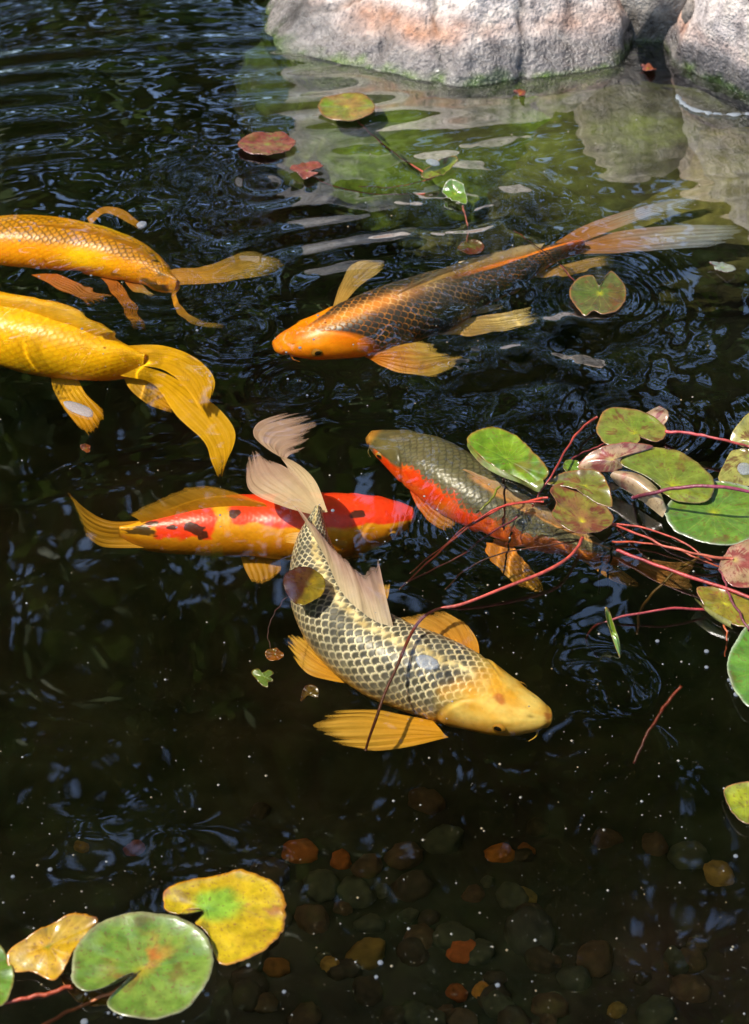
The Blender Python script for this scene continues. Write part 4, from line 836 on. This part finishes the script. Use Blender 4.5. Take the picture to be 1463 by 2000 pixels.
# near group at the lower left
def tint21(col, pos, c0):
    n = fbm(pos[:, 0] * 30, pos[:, 1] * 30, 4.4); d = np.hypot(pos[:, 0] - c0[0], pos[:, 1] - c0[1] - .02)
    return mixc(col, S(150, 76, 30), np.clip(np.exp(-(d / .03) ** 2) * (.2 + 2 * n), 0, 1))
l = lily('green scalloped leaf with a wide notch overlapping two yellow leaves', (277, 1893, .014), [(140, 1900), (148, 1853), (178, 1820), (216, 1798), (271, 1786), (322, 1788), (364, 1803), (403, 1832), (417, 1875), (407, 1921), (373, 1964), (339, 1985), (288, 1995), (237, 1987), (210, 1964), (228, 1936), (262, 1904), (236, 1914), (203, 1932), (165, 1939), (144, 1921)], GREEN | dict(a=S(128, 152, 60), b=S(108, 142, 48), k=.12, rim=S(170, 160, 120)), seed=24, z=.016, ragged=.015, curl=.004, wav=.006, tint=tint21)
stem([(262, 1908, .012), (222, 1936, .004), (150, 1968, -.004), (60, 2015, -.01)], .0042, S(186, 104, 30), S(170, 84, 36), l)
def tint22(col, pos, c0):
    n = fbm(pos[:, 0] * 26, pos[:, 1] * 26, 1.4); d = np.hypot((pos[:, 0] - c0[0] - .012) * .7, pos[:, 1] - c0[1] - .004)
    col = mixc(col, S(84, 124, 36), np.clip(sstep(.030, .010, d + .012 * n), 0, 1) * .85)
    return mixc(col, S(120, 70, 40), sstep(.32, .5, fbm(pos[:, 0] * 34 + 5, pos[:, 1] * 34, 9.)) * .7)
lily('yellow decaying leaf with green heart and brown torn rim', (405, 1776), [(322, 1743), (360, 1726), (415, 1714), (462, 1701), (487, 1705), (525, 1720), (551, 1743), (559, 1790), (547, 1828), (509, 1862), (458, 1883), (432, 1884), (417, 1862), (407, 1828), (381, 1803), (398, 1783), (364, 1778), (352, 1789), (326, 1781), (319, 1760)], YELLOW | dict(k=.14), seed=25, z=.008, ragged=.03, curl=.003, wav=.005, tint=tint22)
l = lily('yellow folded leaf with a charred tip beside the scalloped leaf', (93, 1848, .014), [(17, 1863, .010), (64, 1828, .018), (119, 1796, .022), (153, 1788, .022), (192, 1797, .018), (170, 1822, .017), (148, 1853, .014), (127, 1892, .010), (102, 1916, .008), (64, 1898, .008), (25, 1897, .008)], YELLOW | dict(spot=S(120, 74, 24), k=.16, a=S(220, 164, 24)), seed=26, z=.008, ragged=.03,
         tint=lambda col, pos, c0: mixc(col, S(60, 40, 28), sstep(.038, .055, pos[:, 0] - c0[0] + .01 * perlin(pos[:, 0] * 80, pos[:, 1] * 80)) * .7))
stem([(140, 1927, .002), (70, 1944, .002), (-20, 1966, .0)], .0042, S(180, 76, 34), S(170, 66, 40), l)
lily('brownish leaf half under water beneath the scalloped leaf', (170, 1935, -.004), [(118, 1902, -.003), (150, 1915, -.003), (200, 1938, -.004), (214, 1962, -.006), (180, 1966, -.006), (150, 1955, -.005), (128, 1930, -.004)], YELLOW | dict(a=S(150, 110, 30), b=S(130, 84, 26)), seed=27, z=-.003)
lily('plain green leaf mostly out of view beside the yellow folded leaf', (-45, 1906), [(0, 1849), (20, 1878), (28, 1913), (13, 1955), (-10, 1968), (-80, 1966), (-120, 1910), (-80, 1850), (-30, 1842)], GREEN | dict(k=.05), seed=28)
# leaves in the water by the grey netted koi
l = lily('dark maroon leaf with one yellow half over the netted koi\'s back', (600, 1142, -.014), [(553, 1138), (560, 1118), (580, 1107), (605, 1108), (626, 1120), (636, 1140), (628, 1162), (606, 1176), (588, 1182), (566, 1168)], BROWN, seed=29, z=-.014, curl=.0,
         tint=lambda col, pos, c0: mixc(mixc(col, S(70, 30, 26), .6), mixc(S(142, 118, 26), S(104, 92, 26), np.clip(.5 + 2 * perlin(pos[:, 0] * 60, pos[:, 1] * 60), 0, 1)), sstep(-.004, .006, pos[:, 0] - c0[0] + .3 * (c0[1] - pos[:, 1]) + .003 * perlin(pos[:, 0] * 90, pos[:, 1] * 90))))
stem([(561, 1166, -.01), (540, 1190, -.02), (524, 1230, -.035), (528, 1266, -.045)], .0012, S(90, 40, 30), S(90, 40, 30), l)
lily('small orange leaf sunk below the dark maroon one', (537, 1278, -.05), [(517, 1278, -.05), (524, 1269, -.05), (540, 1267, -.05), (554, 1277, -.05), (548, 1287, -.05), (528, 1290, -.05)], YELLOW | dict(a=S(190, 110, 26), b=S(160, 90, 24)), seed=30, z=-.05, nseg=50, nring=8)
lily('pale green lobed leaf adrift beside the netted koi', (516, 1322, -.02), [(491, 1311, -.02), (505, 1306, -.02), (512, 1314, -.02), (524, 1307, -.02), (535, 1315, -.02), (527, 1322, -.02), (534, 1330, -.02), (524, 1334, -.02), (523, 1343, -.02), (511, 1338, -.02), (502, 1328, -.02)], LIME | dict(a=S(140, 170, 80), b=S(120, 150, 60)), seed=31, z=-.02, nseg=60, nring=8, curl=0)
lily('brown yellow leaf fragment sunk under the netted koi\'s belly', (606, 1355, -.10), [(588, 1372, -.10), (592, 1346, -.10), (606, 1336, -.10), (622, 1346, -.10), (620, 1364, -.10), (604, 1360, -.10)], BROWN | dict(a=S(120, 84, 20)), seed=32, z=-.10, nseg=50, nring=8)
flapo = lily('narrow bright green blade leaf standing out of the dark water', (1198, 1236, .02), [(1182, 1187, .05), (1190, 1192, .045), (1198, 1215, .035), (1206, 1240, .02), (1212, 1268, .006), (1211, 1284, .0), (1204, 1270, .006), (1194, 1240, .02), (1186, 1212, .035)], LIME | dict(k=.01, a=S(130, 150, 34)), name='blade_leaf', group='loose leaves', seed=33, z=.002, curl=0, nseg=60, nring=8)

# stems of leaves out of view, tangled under the cluster, with dark strips for stem shadows
stem([(1070, 972, .006), (1030, 980, .004), (985, 990, .002), (940, 1014, -.004), (890, 1050, -.02), (840, 1095, -.06), (780, 1150, -.12)], .0030, S(206, 74, 50), S(90, 36, 30), label='red stem from the tangle slanting under water past the koi\'s fin')
stem([(1062, 980, .010), (1010, 984, .010), (960, 998, .006), (905, 1034, -.01), (850, 1080, -.05), (800, 1120, -.10)], .0024, S(196, 64, 46), S(90, 36, 30), label='thin red stem beside the slanting one in the tangle')
stem([(1010, 1010, .004), (960, 1040, -.002), (900, 1085, -.01), (840, 1115, -.04), (790, 1140, -.08)], .0026, S(120, 44, 40), S(70, 30, 28), label='dark red stem lowest of the tangle running to the dorsal fin')
stem([(1205, 1075, .006), (1260, 1094, .012), (1340, 1126, .014), (1470, 1168, .016), (1540, 1190, .016)], .0042, S(190, 64, 60), S(196, 78, 66), label='long straight pinkish red stem below the broad green leaf')
stem([(1195, 1058, .004), (1260, 1060, .006), (1320, 1072, .008), (1365, 1090, .008), (1420, 1112, .0)], .0026, S(196, 80, 44), S(190, 84, 44), label='thin orange stem between two thicker red ones')
stem([(1190, 1022, .002), (1250, 1030, .006), (1310, 1048, .006), (1370, 1082, .004), (1412, 1110, -.01)], .0026, S(200, 74, 50), S(170, 70, 44), label='orange red stem curving along the rim of the broad leaf')
stem([(1134, 1054, -.004), (1070, 1066, -.008), (980, 1082, -.012), (920, 1105, -.03), (870, 1150, -.08)], .0024, S(130, 70, 36), S(70, 36, 28), label='brown stem under water from the star centred leaf')
stem([(1180, 1075, -.002), (1176, 1095, -.04), (1172, 1120, -.08), (1170, 1160, -.14)], .0036, S(40, 30, 22), S(24, 20, 16), label='dark upright strip put in for a stem shadow below the tangle')  # dark strip modelled in place of a stem's shadow
stem([(1196, 1070, -.002), (1192, 1092, -.04), (1188, 1118, -.08), (1188, 1150, -.14)], .0030, S(40, 30, 22), S(24, 20, 16), label='thin dark upright strip put in for a stem shadow next to the thicker one')  # second, thinner strip, also a stem shadow given solid form
stem([(1000, 1040, -.002), (992, 1070, -.04), (988, 1100, -.08), (984, 1120, -.12)], .0026, S(46, 36, 26), S(24, 20, 16), label='dark stem crossing the grey koi\'s pelvic fin')  # stem shadow over the fin, built as a dark strip
stem([(1370, 1084, -.01), (1320, 1118, -.05), (1275, 1160, -.08), (1250, 1195, -.12), (1246, 1240, -.16)], .0040, S(130, 100, 36), S(70, 50, 26), label='thick olive brown stem leaning under water')
stem([(1400, 1196, .002), (1414, 1222, .004), (1420, 1250, .0), (1416, 1282, -.02)], .0024, S(190, 96, 44), S(150, 70, 40), label='short orange stem hooking down beside the big plain leaf')
stem([(1330, 1340, -.06), (1300, 1378, -.07), (1268, 1430, -.08), (1238, 1490, -.10)], .0040, S(150, 60, 36), S(90, 40, 30), label='submerged rusty red stem right of the koi\'s snout')
stem([(1463, 1232, .012), (1440, 1190, .016), (1420, 1150, .014), (1404, 1110, .008)], .0030, S(110, 50, 60), S(130, 60, 66), label='dark purple stem crossing the blushing leaf')

# ------------------------------------------------------------------ pebbles on the floor
def floor_pt(px, py):
    z = -.45
    for _ in range(8):
        p = P(px, py, z); z = float(ground_z(p[0], p[1]))
    return np.array([p[0], p[1], z])
_peb = []
for k in range(6):
    v, f, d = rock_shape((0, 0, 0), (1, .82, .55), 200 + k, 3, 2.3, 5, .22)
    _peb.append((v, f))
_pm = {}
def pebble(px, py, rpx, tone, label, group, k=0, rot=0, name='pebble', sq=1.0):
    c = floor_pt(px, py); r = np.linalg.norm(P(px + rpx, py, c[2]) - P(px, py, c[2]))
    key = (k % 6, tone)
    if key not in _pm:
        v, f = _peb[k % 6]; n = fbm(v[:, 0] * 2, v[:, 1] * 2, v[:, 2] * 2 + k, 4)
        col = np.array(S(*tone)) * (1.5 + 1.2 * n)[:, None]
        o = build(name, v, f, M_PEB, np.clip(col, .003, 1)); _pm[key] = o.data
    else:
        o = bpy.data.objects.new(name, _pm[key]); COL.objects.link(o); o.cycles.is_caustics_receiver = True
    o.location = c + np.array([0, 0, r * .22]); o.scale = (r, r, r * sq); o.rotation_euler = (0, 0, rot)
    return tag(o, label, 'pebble', group)
OR, YE, BR, OL = (150, 84, 30), (150, 112, 44), (84, 64, 38), (74, 72, 44)
for k, (px, py, rp, tone, lab) in enumerate([
    (587, 1668, 36, OR, 'orange brown pebble with a speckled face beside the pointed stone'), (665, 1682, 24, OR, 'small pointed orange stone beside the speckled pebble'),
    (975, 1672, 30, (170, 100, 32), 'bright orange rounded pebble with a smaller one touching it'), (1027, 1664, 19, (130, 80, 34), 'small dull orange pebble touching a bright orange one'),
    (715, 1868, 42, (120, 92, 34), 'large speckled ochre pebble beside a small yellow one'), (645, 1886, 21, YE, 'small yellow pebble beside the large speckled ochre one'),
    (903, 1862, 34, (170, 88, 34), 'flat reddish orange pebble above two small orange ones'), (893, 1942, 23, (140, 74, 28), 'small reddish pebble next to a bright yellow orange one'),
    (940, 1937, 21, (180, 118, 40), 'bright yellow orange pebble, small, next to a reddish one'), (1022, 1756, 27, (104, 86, 36), 'olive ochre pebble leaning on the big square stone'),
    (745, 1742, 20, OL, 'small olive pebble among dim stones'), (540, 1890, 28, (120, 78, 28), 'dull orange pebble by the rim of the yellow decaying leaf'),
    (1035, 1830, 62, (66, 62, 44), 'big square dark stone, largest on the pond floor'), (1120, 1915, 34, (70, 66, 44), 'wide dim grey pebble beyond the big square stone'),
    (1405, 1712, 36, (150, 116, 50), 'long yellowish stone near the small reddish rimmed leaf'), (265, 1660, 22, (120, 62, 34), 'dull red pebble above the yellow decaying leaf'),
    (160, 1655, 18, (110, 84, 30), 'small ochre pebble deep in the dark water'), (1205, 1975, 20, (130, 100, 40), 'small ochre pebble apart from the others')]):
    pebble(px, py, rp, tone, lab, 'pebbles on the pond floor', k, k * 1.7)
for k in range(64):
    px, py = rng.uniform(480, 1430), 1560 + 440 * rng.random() ** .7
    pebble(px, py, rng.uniform(16, 44), ((84, 64, 38), (72, 70, 44), (66, 54, 34))[k % 3], 'dim brown or olive pebble half lost in the dark floor', 'dim pebbles on the pond floor', k, k * 2.3)
for px, py, z, r, tone, lab in ((1349, 24, .10, .030, (150, 138, 128), 'small pale stone wedged high in the gap between boulders'), (1342, 62, .06, .024, (140, 100, 84), 'small rusty stone wedged low in the gap between boulders')):
    v, f = _peb[2]; c = P(px, py, z); n = fbm(v[:, 0] * 3, v[:, 1] * 3, v[:, 2] * 3)
    tag(build('wedged_stone', c + v * np.array([r * .6, r, r * 1.5]), f, M_ROCK, S(*tone) * .5 * (.8 + .5 * n)[:, None]), lab, 'stone')

# ------------------------------------------------------------------ fallen bits, foam and bubbles
for px, py, sx, sy, z, lab in ((1265, 133, 14, 6, .006, 'curled brown fallen leaf on the water below the boulder gap'), (1016, 182, 12, 5, .006, 'small brown fallen leaf floating over green algae'), (1410, 522, 24, 8, .006, 'pale lobed leaf scrap floating right of the heart shaped leaf'), (168, 876, 10, 9, -.16, 'small orange scrap sunk below the yellow fin')):
    st = RUSSET | (dict(a=S(150, 160, 140), b=S(120, 130, 120), k=.1, rim=S(150, 150, 140)) if px == 1410 else dict(a=S(180, 90, 40), b=S(170, 90, 50)))
    l = lily(lab, (px, py, z), [(px + sx * math.cos(a) * (1 + .25 * math.sin(3 * a + px)), py + sy * math.sin(a) + .25 * sx * math.cos(a), z + .004 * math.sin(2 * a)) for a in np.linspace(0, 6.28, 10)[:-1]], st, seed=px * .1, z=z, nseg=36, nring=6, name='fallen_leaf', group='fallen leaves and scraps')
    l['category'] = 'leaf'
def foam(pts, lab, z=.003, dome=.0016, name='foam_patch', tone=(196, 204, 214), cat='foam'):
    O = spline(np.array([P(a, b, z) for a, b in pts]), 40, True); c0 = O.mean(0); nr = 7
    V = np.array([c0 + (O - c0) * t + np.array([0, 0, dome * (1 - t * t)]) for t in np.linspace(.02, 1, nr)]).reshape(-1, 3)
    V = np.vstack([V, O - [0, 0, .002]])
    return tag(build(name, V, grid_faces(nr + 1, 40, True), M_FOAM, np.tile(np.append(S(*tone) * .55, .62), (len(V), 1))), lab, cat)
foam([(812, 1287), (822, 1279), (840, 1281), (855, 1292), (856, 1302), (840, 1306), (822, 1302)], 'oval pale film spot floating over the netted koi\'s shoulder')  # surface film; its specular reflection is put into the pale colour
foam([(124, 786), (135, 783), (155, 788), (175, 797), (182, 807), (176, 813), (155, 808), (135, 799)], 'curved white foam streak floating over the yellow koi\'s fin')
foam([(267, 438), (276, 432), (286, 434), (283, 441), (272, 443)], 'small white foam fleck above the golden koi\'s tail')
foam([(832, 313), (842, 310), (856, 315), (858, 321), (848, 322), (836, 318)], 'white oval fleck resting on the small folded leaf', z=.026)
foam([(1441, 910), (1448, 904), (1460, 905), (1468, 914), (1464, 924), (1450, 925), (1442, 918)], 'round white foam spot on the straw coloured leaf', z=.019)
_bub = []
def bubble(px, py, rp, lab, z=.002):
    r = rp / 2100; c = P(px, py, z); d, f = ico(2)
    if not _bub:
        o = build('bubble', d * np.array([1, 1, .55]), f, M_FOAM, np.tile(S(205, 212, 220) * .45, (len(d), 1))); _bub.append(o.data)
    else:
        o = bpy.data.objects.new('bubble', _bub[0]); COL.objects.link(o)
    o.location = c; o.scale = (r, r, r)
    return tag(o, lab, 'bubble', lab)
for a in ((559, 688, 4), (586, 679, 6), (613, 663, 5), (690, 673, 3), (621, 616, 5)): bubble(*a, 'tiny white bubble floating over the orange koi head')
for a in ((1425, 1328, 7), (1432, 1343, 6), (1438, 1356, 8), (1428, 1335, 5)): bubble(*a, 'clear bubble clinging to the big plain green leaf\'s rim')
for a in ((396, 1934, 4), (404, 1942, 6), (212, 1978, 4), (224, 1980, 4), (237, 1986, 4), (168, 1941, 4)): bubble(*a, 'bubble clinging to the scalloped green leaf\'s rim')
for a in ((650, 997, 6), (600, 772, 4), (562, 740, 4), (430, 1006, 4), (345, 1030, 4), (1380, 1272, 7), (1380, 1303, 6), (178, 538, 5), (76, 540, 4), (38, 470, 5), (385, 645, 5), (160, 642, 5), (1284, 1252, 6), (98, 1698, 6), (25, 1712, 5), (1437, 1672, 6), (743, 1880, 7), (735, 1908, 5), (485, 1885, 5), (555, 1937, 5), (165, 1996, 9), (972, 1924, 6)): bubble(*a, 'single white bubble or fleck on open water')

def specks(n, zr, rr, name, label, dens=None, seed=0):
    r_ = np.random.default_rng(seed); o8 = np.array([(1, 0, 0), (-1, 0, 0), (0, 1, 0), (0, -1, 0), (0, 0, 1), (0, 0, -1)], float)
    f8 = np.array([(0, 2, 4), (2, 1, 4), (1, 3, 4), (3, 0, 4), (2, 0, 5), (1, 2, 5), (3, 1, 5), (0, 3, 5)])
    V, Fq, Cc = [], [], []
    k = 0
    while k < n:
        px, py = r_.uniform(-150, 1610), r_.uniform(60, 2100)
        if fbm(px * .004, py * .004, seed + .5, 2) + .25 * (py > 1000) + .2 * (px > 700) < r_.uniform(-.3, .6): continue
        c = P(px, py, r_.uniform(*zr)); r = rr[0] + (rr[1] - rr[0]) * r_.random() ** 5
        V.append(c + o8 * r); Fq.append(f8 + 6 * k); Cc.append(np.tile(mixc(S(170, 172, 165), S(150, 130, 90), r_.random()) * .5, (6, 1))); k += 1
    o = build(name, np.vstack(V), np.vstack(Fq), M_DEBRIS, np.vstack(Cc), smooth=False)
    return tag(o, label, 'specks', kind='stuff')
specks(1500, (.001, .003), (.0004, .0022), 'floating_specks', 'pale pollen and dust specks scattered on the water surface', seed=5)
specks(5200, (-.20, -.01), (.00022, .0007), 'drifting_specks', 'tiny pale particles drifting in the upper water', seed=6)
